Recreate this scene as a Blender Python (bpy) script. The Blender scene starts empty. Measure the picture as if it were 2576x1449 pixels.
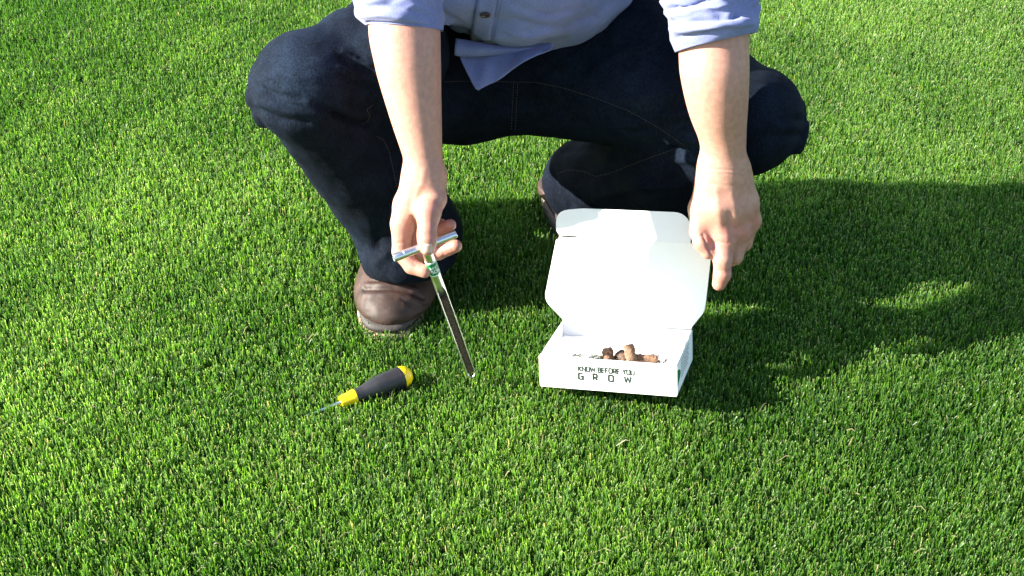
import bpy, math, random
import numpy as np
from mathutils import Vector, Matrix
from mathutils.bvhtree import BVHTree

random.seed(7); rng = np.random.default_rng(11)
S = bpy.context.scene
COL = S.collection

# ------------------------------------------------------------------ camera
FPX = 3539.0                       # focal length in pixels of a 2576 px wide frame
PITCH = math.radians(35.0); DIST = 1.95
CAM = np.array([0, -DIST*math.cos(PITCH), DIST*math.sin(PITCH)])
FWD = np.array([0, math.cos(PITCH), -math.sin(PITCH)])
UPV = np.array([0, math.sin(PITCH), math.cos(PITCH)])
cam_d = bpy.data.cameras.new('camera'); cam = bpy.data.objects.new('camera', cam_d); COL.objects.link(cam)
cam.location = CAM; cam.rotation_euler = (math.radians(90)-PITCH, 0, 0)
cam_d.sensor_width = 36; cam_d.lens = 36*FPX/2576; cam_d.clip_start = .05; cam_d.clip_end = 500
S.camera = cam

# ------------------------------------------------------------------ sky, sun, exposure
SUN_EL = math.radians(26.5)
SH = np.array([1.0, .13])                       # direction the shadows fall on the ground
SH = SH/np.linalg.norm(SH)
SUN_DIR = np.array([-SH[0]*math.cos(SUN_EL), -SH[1]*math.cos(SUN_EL), math.sin(SUN_EL)])
world = bpy.data.worlds.new('World'); S.world = world; world.use_nodes = True
wn = world.node_tree; bg = wn.nodes['Background']
sky = wn.nodes.new('ShaderNodeTexSky'); sky.sky_type = 'NISHITA'; sky.sun_disc = False
sky.sun_elevation = SUN_EL; sky.sun_rotation = math.atan2(SUN_DIR[0], SUN_DIR[1])
wn.links.new(sky.outputs[0], bg.inputs[0]); bg.inputs[1].default_value = .075
sl = bpy.data.lights.new('sun', 'SUN'); sl.energy = 5.0; sl.angle = math.radians(.5); sl.color = (1, .95, .86)
sun = bpy.data.objects.new('sun', sl); COL.objects.link(sun)
sun.rotation_euler = Vector(SUN_DIR).to_track_quat('Z', 'Y').to_euler(); sun.location = SUN_DIR*8
S.view_settings.view_transform = 'Standard'; S.view_settings.look = 'None'
S.view_settings.exposure = 2.2; S.view_settings.gamma = 1; S.view_settings.use_curve_mapping = False

# ------------------------------------------------------------------ helpers
def P(x, y, d):
    """point at depth d (metres along the view axis) seen at x, y of a 2576 x 1449 frame"""
    return CAM + d*FWD + np.array([(x-1288)/FPX*d, 0, 0]) + UPV*((724.5-y)/FPX*d)
def G(x, y, z):
    """point at height z seen at x, y"""
    r = FWD + np.array([(x-1288)/FPX, 0, 0]) + UPV*((724.5-y)/FPX)
    return CAM + r*((z-CAM[2])/r[2])
def proj(V):
    q = np.asarray(V)-CAM; d = q@FWD
    return 1288+FPX*q[..., 0]/d, 724.5-FPX*(q@UPV)/d, d
def nrm(v): v = np.asarray(v, float); return v/max(1e-9, np.linalg.norm(v))

def mesh(name, V, faces, smooth=True):
    V = np.asarray(V, np.float32); m = bpy.data.meshes.new(name)
    if isinstance(faces, np.ndarray):
        n, k = faces.shape
        m.vertices.add(len(V)); m.vertices.foreach_set('co', V.ravel())
        m.loops.add(n*k); m.loops.foreach_set('vertex_index', faces.astype(np.int32).ravel())
        m.polygons.add(n); m.polygons.foreach_set('loop_start', np.arange(0, n*k, k, dtype=np.int32))
        m.polygons.foreach_set('loop_total', np.full(n, k, np.int32))
        m.update(calc_edges=True)
    else:
        m.from_pydata([tuple(map(float, v)) for v in V], [], faces); m.update()
    m.polygons.foreach_set('use_smooth', np.full(len(m.polygons), smooth))
    m.validate()
    return m
def link(name, me, mat=None, parent=None):
    o = bpy.data.objects.new(name, me); COL.objects.link(o)
    if mat is not None: me.materials.append(mat)
    if parent is not None: o.parent = parent
    return o
def tag(o, label=None, cat=None, group=None, kind=None):
    for k, v in (('label', label), ('category', cat), ('group', group), ('kind', kind)):
        if v: o[k] = v
    return o
def empty(name, loc=(0, 0, 0), M=None):
    o = bpy.data.objects.new(name, None); COL.objects.link(o); o.empty_display_size = .05
    if M is not None: o.matrix_world = M
    else: o.location = loc
    return o
def vcol(me, C, name='tint'):
    a = me.color_attributes.new(name, 'FLOAT_COLOR', 'POINT')
    C = np.asarray(C, np.float32)
    if C.shape[1] == 3: C = np.concatenate([C, np.ones((len(C), 1), np.float32)], 1)
    a.data.foreach_set('color', C.ravel())

# -- geometry collectors
class MB:
    def __init__(s): s.v = []; s.f = []
    def add(s, V, F):
        b = len(s.v); s.v += [tuple(map(float, v)) for v in V]; s.f += [tuple(i+b for i in f) for f in F]
    def box(s, lo, hi):
        x0, y0, z0 = lo; x1, y1, z1 = hi
        s.add([(x0,y0,z0),(x1,y0,z0),(x1,y1,z0),(x0,y1,z0),(x0,y0,z1),(x1,y0,z1),(x1,y1,z1),(x0,y1,z1)],
              [(0,3,2,1),(4,5,6,7),(0,1,5,4),(1,2,6,5),(2,3,7,6),(3,0,4,7)])
    def rings(s, rings, cap0=True, cap1=True):
        n = len(rings[0]); V = [p for r in rings for p in r]; F = []
        for i in range(len(rings)-1):
            for j in range(n):
                k = (j+1) % n; F.append((i*n+j, i*n+k, (i+1)*n+k, (i+1)*n+j))
        if cap0: F.append(tuple(range(n-1, -1, -1)))
        if cap1: F.append(tuple((len(rings)-1)*n+j for j in range(n)))
        s.add(V, F)
    def lathe(s, a, b, prof, n=28, cap0=True, cap1=True):
        """profile [(t metres along the axis from a to b, radius)]"""
        a = np.asarray(a, float); ax = nrm(np.asarray(b)-a); u, w = frame(ax)
        s.rings([[a+ax*t+(u*math.cos(q)+w*math.sin(q))*r for q in np.linspace(0, 2*math.pi, n, endpoint=False)] for t, r in prof], cap0, cap1)
    def prism(s, poly, z0, z1):
        """poly: list of 3D points (a planar outline); z0,z1 offsets along the given normal"""
        pts, nn = poly; pts = [np.asarray(p, float) for p in pts]; n = len(pts); nn = nrm(nn)
        s.add([p+nn*z0 for p in pts]+[p+nn*z1 for p in pts],
              [tuple(range(n-1, -1, -1)), tuple(range(n, 2*n))]+[(i, (i+1) % n, n+(i+1) % n, n+i) for i in range(n)])
    def build(s, name, mat=None, parent=None, smooth=False):
        return link(name, mesh(name, np.array(s.v), s.f, smooth), mat, parent)
def frame(ax):
    t = np.array([0, 0, 1.]) if abs(ax[2]) < .9 else np.array([0, 1., 0])
    u = nrm(np.cross(ax, t)); return u, np.cross(ax, u)
def bevel(o, w, seg=2, ang=30):
    b = o.modifiers.new('bevel', 'BEVEL'); b.width = w; b.segments = seg; b.limit_method = 'ANGLE'; b.angle_limit = math.radians(ang); return o

# -- smooth noise for sculpting
def wobble(V, scale, seed, oct=3):
    r = np.random.default_rng(seed); out = np.zeros(len(V)); a = 1.
    for o in range(oct):
        for _ in range(5):
            k = r.normal(size=3); k = k/np.linalg.norm(k)*2*math.pi/scale*r.uniform(.6, 1.4)
            out += a*np.sin(V@k+r.uniform(0, 6.28))/5
        a *= .5; scale *= .5
    return out

# -- implicit-surface sculpting: smooth unions on a grid, then surface nets
class Sdf:
    def __init__(s, lo, hi, h):
        s.o = np.array(lo, np.float64); s.h = h
        s.n = np.ceil((np.array(hi)-s.o)/h).astype(int)+1
        s.F = np.full(s.n, .2, np.float32)
        s.ax = [(s.o[i]+h*np.arange(s.n[i])).astype(np.float32) for i in range(3)]
    def sl(s, lo, hi):
        a = np.clip(np.floor((np.array(lo)-s.o)/s.h).astype(int), 0, s.n-1); b = np.clip(np.ceil((np.array(hi)-s.o)/s.h).astype(int)+1, 1, s.n)
        return tuple(slice(i, max(j, i+1)) for i, j in zip(a, b))
    def grid(s, q): return np.meshgrid(*[s.ax[i][q[i]] for i in range(3)], indexing='ij', sparse=True)
    def group(s, prims, k_in, k_out):
        m = max(k_in, k_out)+3*s.h
        lo = np.min([p['lo'] for p in prims], 0)-m; hi = np.max([p['hi'] for p in prims], 0)+m
        q = s.sl(lo, hi); X, Y, Z = s.grid(q); g = None
        for p in prims:
            d = p['f'](X, Y, Z).astype(np.float32); g = d if g is None else smin(g, d, k_in)
        s.F[q] = smin(s.F[q], g, k_out)
    def add(s, p, k): s.group([p], k, k)
    def cut(s, n, c):
        """keep the side where n.x < c"""
        X, Y, Z = s.grid(tuple(slice(0, int(i)) for i in s.n))
        s.F = np.maximum(s.F, (n[0]*X+n[1]*Y+n[2]*Z-c).astype(np.float32))
    def mesh(s, smooth=1):
        F = s.F; n = F.shape; ins = F < 0
        cnt = np.zeros(tuple(i-1 for i in n), np.int8)
        for a in (0, 1):
            for b in (0, 1):
                for c in (0, 1): cnt += ins[a:n[0]-1+a, b:n[1]-1+b, c:n[2]-1+c]
        act = np.argwhere((cnt > 0) & (cnt < 8))
        idx = np.full(cnt.shape, -1, np.int32); idx[tuple(act.T)] = np.arange(len(act))
        cs = np.array([(a, b, c) for a in (0, 1) for b in (0, 1) for c in (0, 1)])
        cv = [F[tuple((act+c).T)] for c in cs]; pos = np.zeros((len(act), 3)); w = np.zeros(len(act))
        for i in range(8):
            for j in range(i+1, 8):
                if np.abs(cs[i]-cs[j]).sum() != 1: continue
                fa, fb = cv[i], cv[j]; x = (fa < 0) != (fb < 0)
                t = np.where(x, fa/np.where(x, fa-fb, 1), 0)
                pos += x[:, None]*(cs[i]+t[:, None]*(cs[j]-cs[i])); w += x
        V = s.o+s.h*(act+pos/w[:, None]); Q = []
        for ax in range(3):
            o1, o2 = (ax+1) % 3, (ax+2) % 3
            a = [slice(None)]*3; b = [slice(None)]*3
            a[ax] = slice(0, -1); b[ax] = slice(1, None)
            ch = ins[tuple(a)] != ins[tuple(b)]
            e = np.argwhere(ch); e = e[(e[:, o1] > 0) & (e[:, o2] > 0) & (e[:, o1] < n[o1]-1) & (e[:, o2] < n[o2]-1)]
            def I(d1, d2):
                c = e.copy(); c[:, o1] += d1; c[:, o2] += d2; return idx[tuple(c.T)]
            q = np.stack([I(-1, -1), I(0, -1), I(0, 0), I(-1, 0)], 1)
            fl = ~ins[tuple(e.T)]; q[fl] = q[fl][:, ::-1]; Q.append(q)
        Q = np.concatenate(Q); Q = Q[(Q >= 0).all(1)]
        for _ in range(smooth): V = relax(V, Q, .5)
        return V, Q
def relax(V, Q, f):
    acc = np.zeros_like(V); c = np.zeros(len(V)); k = Q.shape[1]
    for i in range(k):
        a, b = Q[:, i], Q[:, (i+1) % k]
        for j in range(3):
            acc[:, j] += np.bincount(a, V[b, j], len(V))+np.bincount(b, V[a, j], len(V))
        c += np.bincount(a, minlength=len(V))+np.bincount(b, minlength=len(V))
    return V*(1-f)+f*acc/np.maximum(c, 1)[:, None]
def normals(V, Q):
    a = V[Q[:, 2]]-V[Q[:, 0]]; b = V[Q[:, 3 if Q.shape[1] > 3 else 1]]-V[Q[:, 1 if Q.shape[1] > 3 else 0]]
    fn = np.cross(a, b) if Q.shape[1] > 3 else np.cross(b, a); N = np.zeros_like(V)
    for i in range(Q.shape[1]):
        for j in range(3): N[:, j] += np.bincount(Q[:, i], fn[:, j], len(V))
    return N/np.maximum(np.linalg.norm(N, axis=1), 1e-12)[:, None]
def smin(a, b, k):
    h = np.maximum(k-np.abs(a-b), 0)/k
    return np.minimum(a, b)-h*h*k*.25
def cone(a, b, ra, rb, flat=None, s=1.):
    a = np.asarray(a, float); b = np.asarray(b, float); ba = b-a; bb = float(ba@ba)+1e-12
    n = nrm(flat) if flat is not None else None
    def f(X, Y, Z):
        px, py, pz = X-a[0], Y-a[1], Z-a[2]
        h = np.clip((px*ba[0]+py*ba[1]+pz*ba[2])/bb, 0, 1)
        qx, qy, qz = px-h*ba[0], py-h*ba[1], pz-h*ba[2]
        if n is not None:
            t = (qx*n[0]+qy*n[1]+qz*n[2])*(s-1); qx, qy, qz = qx+t*n[0], qy+t*n[1], qz+t*n[2]
        return np.sqrt(qx*qx+qy*qy+qz*qz)-(ra+(rb-ra)*h)
    r = max(ra, rb)*(1 if s >= 1 else 1/s)
    return dict(f=f, lo=np.minimum(a, b)-r, hi=np.maximum(a, b)+r)
def ell(c, r, R=None):
    c = np.asarray(c, float); r = np.asarray(r, float); Rm = np.eye(3) if R is None else np.asarray(R)
    def f(X, Y, Z):
        p = (X-c[0], Y-c[1], Z-c[2])
        q = [Rm[0, i]*p[0]+Rm[1, i]*p[1]+Rm[2, i]*p[2] for i in range(3)]
        k0 = np.sqrt(sum((q[i]/r[i])**2 for i in range(3))); k1 = np.sqrt(sum((q[i]/r[i]**2)**2 for i in range(3)))+1e-9
        return k0*(k0-1)/k1
    return dict(f=f, lo=c-r.max(), hi=c+r.max())
def ball(c, r): return cone(c, c, r, r)
def chain(pts, sub=0):
    """pts: (point, radius) list -> cones, optionally through a smooth curve"""
    if sub:
        K = np.array([[*p, q] for p, q in pts]); K = np.concatenate([2*K[:1]-K[1:2], K, 2*K[-1:]-K[-2:-1]]); out = []
        for i in range(1, len(K)-2):
            a, b, c, d = K[i-1:i+3]
            for t in np.arange(sub)/sub: out.append(.5*(2*b+(c-a)*t+(2*a-5*b+4*c-d)*t*t+(3*b-a-3*c+d)*t**3))
        out.append(K[-2]); pts = [(o[:3], o[3]) for o in out]
    return [cone(a[0], b[0], a[1], b[1]) for a, b in zip(pts[:-1], pts[1:])]
def bounds(pr, m=.012): return np.min([p['lo'] for p in pr], 0)-m, np.max([p['hi'] for p in pr], 0)+m

def seg_dist(px, py, poly):
    """distance (px) from image points to a polyline drawn on the frame"""
    d = np.full(len(px), 1e9)
    for (x0, y0), (x1, y1) in zip(poly[:-1], poly[1:]):
        bx, by = x1-x0, y1-y0; h = np.clip(((px-x0)*bx+(py-y0)*by)/(bx*bx+by*by), 0, 1)
        d = np.minimum(d, np.hypot(px-x0-h*bx, py-y0-h*by))
    return d
def crease(V, N, poly, w, amp):
    """press a fold line into (amp<0) or raise it from the camera-facing skin of a surface"""
    x, y, d = proj(V); face = np.clip(-((V-CAM)*N).sum(1)/np.linalg.norm(V-CAM, axis=1), 0, 1)
    g = np.exp(-(seg_dist(x, y, poly)/w)**2)*np.clip(face*4, 0, 1)
    return V+N*(amp*g)[:, None]

# ------------------------------------------------------------------ materials
def new_mat(name):
    m = bpy.data.materials.new(name); m.use_nodes = True
    return m, m.node_tree, m.node_tree.nodes['Principled BSDF']
def node(nt, t, **kw):
    n = nt.nodes.new(t)
    for k, v in kw.items():
        if k in n.inputs: n.inputs[k].default_value = v
        else: setattr(n, k, v)
    return n
def simple(name, c, rough=.5, metal=0., noise=0., nscale=80., bump=0., bscale=300., spec=.5, sheen=0., sss=0., coat=0.):
    m, nt, b = new_mat(name); L = nt.links.new
    b.inputs['Base Color'].default_value = (*c, 1); b.inputs['Roughness'].default_value = rough; b.inputs['Metallic'].default_value = metal
    b.inputs['Specular IOR Level'].default_value = spec; b.inputs['Coat Weight'].default_value = coat
    if sheen: b.inputs['Sheen Weight'].default_value = sheen; b.inputs['Sheen Roughness'].default_value = .5
    tc = node(nt, 'ShaderNodeTexCoord')
    if noise:
        n = node(nt, 'ShaderNodeTexNoise', Scale=nscale, Detail=6., Roughness=.65); L(tc.outputs['Object'], n.inputs['Vector'])
        r = node(nt, 'ShaderNodeMapRange'); r.inputs[3].default_value = 1-noise; r.inputs[4].default_value = 1+noise
        r.inputs[1].default_value = .3; r.inputs[2].default_value = .7; L(n.outputs[0], r.inputs[0])
        x = node(nt, 'ShaderNodeVectorMath', operation='SCALE'); x.inputs[0].default_value = c; L(r.outputs[0], x.inputs['Scale']); L(x.outputs[0], b.inputs['Base Color'])
    if bump:
        n = node(nt, 'ShaderNodeTexNoise', Scale=bscale, Detail=5.); L(tc.outputs['Object'], n.inputs['Vector'])
        u = node(nt, 'ShaderNodeBump', Strength=bump, Distance=.001); L(n.outputs[0], u.inputs['Height']); L(u.outputs[0], b.inputs['Normal'])
    return m

def grass_mat():
    m, nt, b = new_mat('grass_blade'); L = nt.links.new
    at = node(nt, 'ShaderNodeVertexColor', layer_name='tint')
    L(at.outputs[0], b.inputs['Base Color']); b.inputs['Roughness'].default_value = .42; b.inputs['Specular IOR Level'].default_value = .45
    tr = node(nt, 'ShaderNodeBsdfTranslucent')
    x = node(nt, 'ShaderNodeVectorMath', operation='MULTIPLY'); x.inputs[1].default_value = (1.25, 1.3, .7); L(at.outputs[0], x.inputs[0]); L(x.outputs[0], tr.inputs[0])
    mx = node(nt, 'ShaderNodeMixShader'); mx.inputs[0].default_value = .64
    L(b.outputs[0], mx.inputs[1]); L(tr.outputs[0], mx.inputs[2]); L(mx.outputs[0], nt.nodes['Material Output'].inputs[0])
    return m
def ground_mat():
    m, nt, b = new_mat('turf_soil'); L = nt.links.new
    tc = node(nt, 'ShaderNodeTexCoord')
    n = node(nt, 'ShaderNodeTexNoise', Scale=120., Detail=8., Roughness=.7); L(tc.outputs['Object'], n.inputs['Vector'])
    r = node(nt, 'ShaderNodeValToRGB'); r.color_ramp.elements[0].position = .3; r.color_ramp.elements[1].position = .7
    r.color_ramp.elements[0].color = (.022, .028, .010, 1); r.color_ramp.elements[1].color = (.06, .10, .022, 1)
    L(n.outputs[0], r.inputs[0]); L(r.outputs[0], b.inputs['Base Color']); b.inputs['Roughness'].default_value = .9
    return m
def skin_mat():
    m, nt, b = new_mat('skin'); L = nt.links.new
    at = node(nt, 'ShaderNodeVertexColor', layer_name='tint'); tc = node(nt, 'ShaderNodeTexCoord')
    n = node(nt, 'ShaderNodeTexNoise', Scale=140., Detail=6., Roughness=.6); L(tc.outputs['Object'], n.inputs['Vector'])
    r = node(nt, 'ShaderNodeMapRange'); r.inputs[1].default_value = .3; r.inputs[2].default_value = .7; r.inputs[3].default_value = .84; r.inputs[4].default_value = 1.12
    L(n.outputs[0], r.inputs[0])
    x = node(nt, 'ShaderNodeVectorMath', operation='SCALE'); L(at.outputs[0], x.inputs[0]); L(r.outputs[0], x.inputs['Scale']); L(x.outputs[0], b.inputs['Base Color'])
    b.inputs['Roughness'].default_value = .48; b.inputs['Specular IOR Level'].default_value = .4
    b.inputs['Subsurface Weight'].default_value = .25; b.inputs['Subsurface Radius'].default_value = (1, .35, .2); b.inputs['Subsurface Scale'].default_value = .006
    v = node(nt, 'ShaderNodeTexVoronoi', Scale=900.); L(tc.outputs['Object'], v.inputs['Vector'])
    u = node(nt, 'ShaderNodeBump', Strength=.22, Distance=.0006); L(v.outputs['Distance'], u.inputs['Height'])
    n2 = node(nt, 'ShaderNodeTexNoise', Scale=260., Detail=5.); L(tc.outputs['Object'], n2.inputs['Vector'])
    u2 = node(nt, 'ShaderNodeBump', Strength=.10, Distance=.001); L(n2.outputs[0], u2.inputs['Height']); L(u.outputs[0], u2.inputs['Normal']); L(u2.outputs[0], b.inputs['Normal'])
    return m
def cloth_mat(name, c1, c2, rough, scale, bump, sheen, lit_fade=False):
    """woven cloth: fine crossing threads plus soft slubs"""
    m, nt, b = new_mat(name); L = nt.links.new; tc = node(nt, 'ShaderNodeTexCoord')
    w1 = node(nt, 'ShaderNodeTexWave', Scale=scale, Distortion=1.5, Detail=2.); w1.bands_direction = 'DIAGONAL'
    n = node(nt, 'ShaderNodeTexNoise', Scale=scale*.9, Detail=5., Roughness=.75)
    mp = node(nt, 'ShaderNodeMapping'); mp.inputs['Scale'].default_value = (1, 1, .35)
    L(tc.outputs['Object'], mp.inputs[0]); L(mp.outputs[0], n.inputs['Vector']); L(tc.outputs['Object'], w1.inputs['Vector'])
    n3 = node(nt, 'ShaderNodeTexNoise', Scale=22., Detail=4., Roughness=.6); L(tc.outputs['Object'], n3.inputs['Vector'])
    a = node(nt, 'ShaderNodeMath', operation='MULTIPLY_ADD'); a.inputs[1].default_value = .3; L(w1.outputs['Fac'], a.inputs[0]); L(n.outputs[0], a.inputs[2])
    a2 = node(nt, 'ShaderNodeMath', operation='MULTIPLY_ADD'); a2.inputs[1].default_value = .5; L(n3.outputs[0], a2.inputs[0]); L(a.outputs[0], a2.inputs[2])
    r = node(nt, 'ShaderNodeMapRange'); r.inputs[1].default_value = .72; r.inputs[2].default_value = 1.15; L(a2.outputs[0], r.inputs[0])
    mx = node(nt, 'ShaderNodeMix', data_type='RGBA'); mx.inputs[6].default_value = (*c1, 1); mx.inputs[7].default_value = (*c2, 1)
    L(r.outputs[0], mx.inputs[0]); out = mx.outputs[2]
    if lit_fade:
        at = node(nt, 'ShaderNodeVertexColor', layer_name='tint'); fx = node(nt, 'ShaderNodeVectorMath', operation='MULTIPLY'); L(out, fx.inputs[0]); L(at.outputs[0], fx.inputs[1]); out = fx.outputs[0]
    L(out, b.inputs['Base Color']); b.inputs['Roughness'].default_value = rough; b.inputs['Sheen Weight'].default_value = sheen; b.inputs['Specular IOR Level'].default_value = .08
    u = node(nt, 'ShaderNodeBump', Strength=bump, Distance=.0008); L(a.outputs[0], u.inputs['Height']); L(u.outputs[0], b.inputs['Normal'])
    return m
def leather_mat():
    m, nt, b = new_mat('boot_leather'); L = nt.links.new; tc = node(nt, 'ShaderNodeTexCoord')
    n = node(nt, 'ShaderNodeTexNoise', Scale=38., Detail=8., Roughness=.7); L(tc.outputs['Object'], n.inputs['Vector'])
    r = node(nt, 'ShaderNodeValToRGB'); e = r.color_ramp.elements; e[0].position = .32; e[0].color = (.016, .009, .007, 1); e[1].position = .72; e[1].color = (.058, .029, .020, 1)
    L(n.outputs[0], r.inputs[0]); L(r.outputs[0], b.inputs['Base Color']); b.inputs['Roughness'].default_value = .6; b.inputs['Specular IOR Level'].default_value = .35
    n2 = node(nt, 'ShaderNodeTexNoise', Scale=420., Detail=4.); L(tc.outputs['Object'], n2.inputs['Vector'])
    u = node(nt, 'ShaderNodeBump', Strength=.25, Distance=.0008); L(n2.outputs[0], u.inputs['Height']); L(u.outputs[0], b.inputs['Normal'])
    return m
M_grass = grass_mat(); M_ground = ground_mat(); M_skin = skin_mat(); M_leather = leather_mat()
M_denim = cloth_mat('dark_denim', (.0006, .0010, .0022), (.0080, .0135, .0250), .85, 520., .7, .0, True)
M_chambray = cloth_mat('blue_chambray', (.12, .142, .29), (.235, .26, .44), .85, 900., .4, .15)
M_thread = simple('tan_thread', (.085, .06, .04), .8)
M_navy_thread = simple('navy_thread', (.06, .065, .16), .8)
M_button = simple('horn_button', (.055, .03, .016), .3, noise=.5, nscale=300)
M_nail = simple('fingernail', (.62, .40, .34), .25)
M_hair = simple('brown_hair', (.05, .03, .018), .5, noise=.4, nscale=200)
M_sole = simple('crepe_sole', (.36, .27, .17), .8, noise=.25, nscale=60, bump=.5, bscale=250)
M_sole_shade = simple('shaded_crepe_sole', (.17, .14, .115), .85, noise=.25, nscale=60, bump=.5, bscale=250)  # darker copy of the sole for the rear boot, shade put into its colour
M_midsole = simple('dark_rand', (.035, .028, .025), .7, bump=.5, bscale=600)
M_lace = simple('welt_stitch', (.14, .075, .05), .7)
M_steel = simple('steel', (.74, .75, .76), .3, metal=1., noise=.06, nscale=60, bump=.06, bscale=500)
M_labelgreen = simple('green_print', (.008, .20, .065), .4)
M_labelwhite = simple('white_vinyl', (.78, .80, .78), .4)
M_soil = simple('dark_soil', (.080, .048, .031), .95, noise=.6, nscale=350, bump=1., bscale=420)
M_soil2 = simple('dry_soil', (.165, .095, .056), .95, noise=.5, nscale=300, bump=1., bscale=420)
M_soil3 = simple('moist_soil', (.075, .045, .03), .95, noise=.5, nscale=300, bump=1., bscale=420)
M_yellow = simple('yellow_plastic', (.80, .56, .006), .32, noise=.05, nscale=60)
M_black = simple('black_rubber', (.015, .015, .018), .45, noise=.25, nscale=90, bump=.3, bscale=700)
M_card = simple('white_card', (.88, .88, .865), .55, noise=.02, nscale=30)
M_kraft = simple('card_edge', (.60, .52, .38), .8)
M_ink = simple('dark_green_ink', (.012, .022, .014), .6)
M_clip = simple('cut_grass', (.05, .085, .022), .6, noise=.4, nscale=150)

# ------------------------------------------------------------------ ground
g = MB(); R_ = 80
g.add([(-R_, -R_, 0), (R_, -R_, 0), (R_, R_, 0), (-R_, R_, 0)], [(0, 1, 2, 3)])
tag(g.build('ground', M_ground), kind='structure')

# ------------------------------------------------------------------ person
person = tag(empty('person', (0, .1, 0)), 'person in a blue button shirt and dark jeans crouching on the lawn, sleeves rolled up', 'person')
def child(name, me, mat, parent):
    o = link(name, me, mat); o.parent = parent
    o.matrix_parent_inverse = Matrix.Translation(-Vector(world_loc(parent))); return o
def world_loc(o):
    return (0, .1, 0) if o is person else (0, 0, 0)

# key joints
DR, DL = 1.60, 1.69            # depth of the right and the left hand
KNEE_R = P(772, 219, 1.665); KNEE_L = P(1885, 300, 1.74)
SHO_R = np.array([-.20, .03, .70]); SHO_L = np.array([.205, .02, .70])

def arm_mesh(groups, h):
    pr = [p for gr in groups for p in gr[0]]; lo, hi = bounds(pr); s = Sdf(lo, hi, h)
    for prims, ki, ko in groups: s.group(prims, ki, ko)
    return s.mesh(1)
mm = .001
# right arm and hand (viewer's left): thumb over the steel handle
r_groups = [
    (chain([(P(1014, -60, 1.580), .034), (P(1014, 15, 1.578), .0362), (P(1017, 75, 1.575), .0398), (P(1024, 140, 1.575), .0375), (P(1032, 200, 1.578), .0345), (P(1048, 300, 1.585), .0282), (P(1064, 395, 1.592), .0217), (P(1066, 440, 1.598), .0208)], 6), 1*mm, 6*mm),
    (chain([(P(1064, 440, DR), 0.02018), (P(1030, 520, DR+.006), 0.01811), (P(1012, 562, DR+.006), 0.01242)]), 8*mm, 14*mm),
    (chain([(P(1066, 440, DR+.006), 0.01863), (P(1052, 530, DR+.026), 0.01966), (P(1050, 575, DR+.034), 0.01345)]), 8*mm, 14*mm),
    (chain([(P(1080, 450, DR-.003), 0.01708), (P(1092, 500, DR-.006), 0.01397), (P(1077, 540, DR-.018), 0.01294), (P(1074, 590, DR-.027), 0.01056), (P(1075, 606, DR-.027), 0.01035), (P(1075.5, 624, DR-.025), 0.00869)]), 4*mm, 11*mm),
    (chain([(P(1012, 562, DR+.006), 0.01263), (P(1009, 634, DR+.014), 0.01035), (P(1036, 670, DR+.012), 0.00900), (P(1068, 683, DR+.006), 0.00766)]), 3*mm, 7*mm),
    (chain([(P(1048, 575, DR+.03), 0.01190), (P(1052, 640, DR+.033), 0.01004), (P(1102, 635, DR+.024), 0.00880), (P(1146, 619, DR+.012), 0.00766)]), 3*mm, 3*mm),
    (chain([(P(1056, 555, DR+.038), 0.01138), (P(1070, 592, DR+.042), 0.00931), (P(1104, 577, DR+.034), 0.00807), (P(1133, 566, DR+.022), 0.00704)]), 3*mm, 2.5*mm),
    (chain([(P(1062, 540, DR+.045), 0.00983), (P(1084, 566, DR+.048), 0.00776), (P(1110, 563, DR+.042), 0.00642)]), 3*mm, 2.5*mm),
    ([ball(P(1078, 532, DR-.022), .0118)], 2*mm, 8*mm),
]
Vr, Qr = arm_mesh(r_groups, 1.8*mm)
Nr = normals(Vr, Qr)
for poly, w, a in [([(1057, 590), (1098, 589)], 2.2, -.0011), ([(1058, 596), (1096, 595)], 2.2, -.0009), ([(1060, 585), (1094, 584)], 1.8, -.0006),
                   ([(1037, 545), (1047, 572), (1046, 600)], 3.5, -.0025), ([(1040, 660), (1046, 672)], 2, -.0007),
                   ([(1112, 625), (1118, 645)], 2, -.0006), ([(1000, 612), (1034, 606)], 2.5, -.0007), ([(1066, 430), (1060, 470)], 8, .0006),
                   ([(1052, 470), (1040, 530)], 7, .0009)]:
    Vr = crease(Vr, Nr, poly, w, a)
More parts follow.
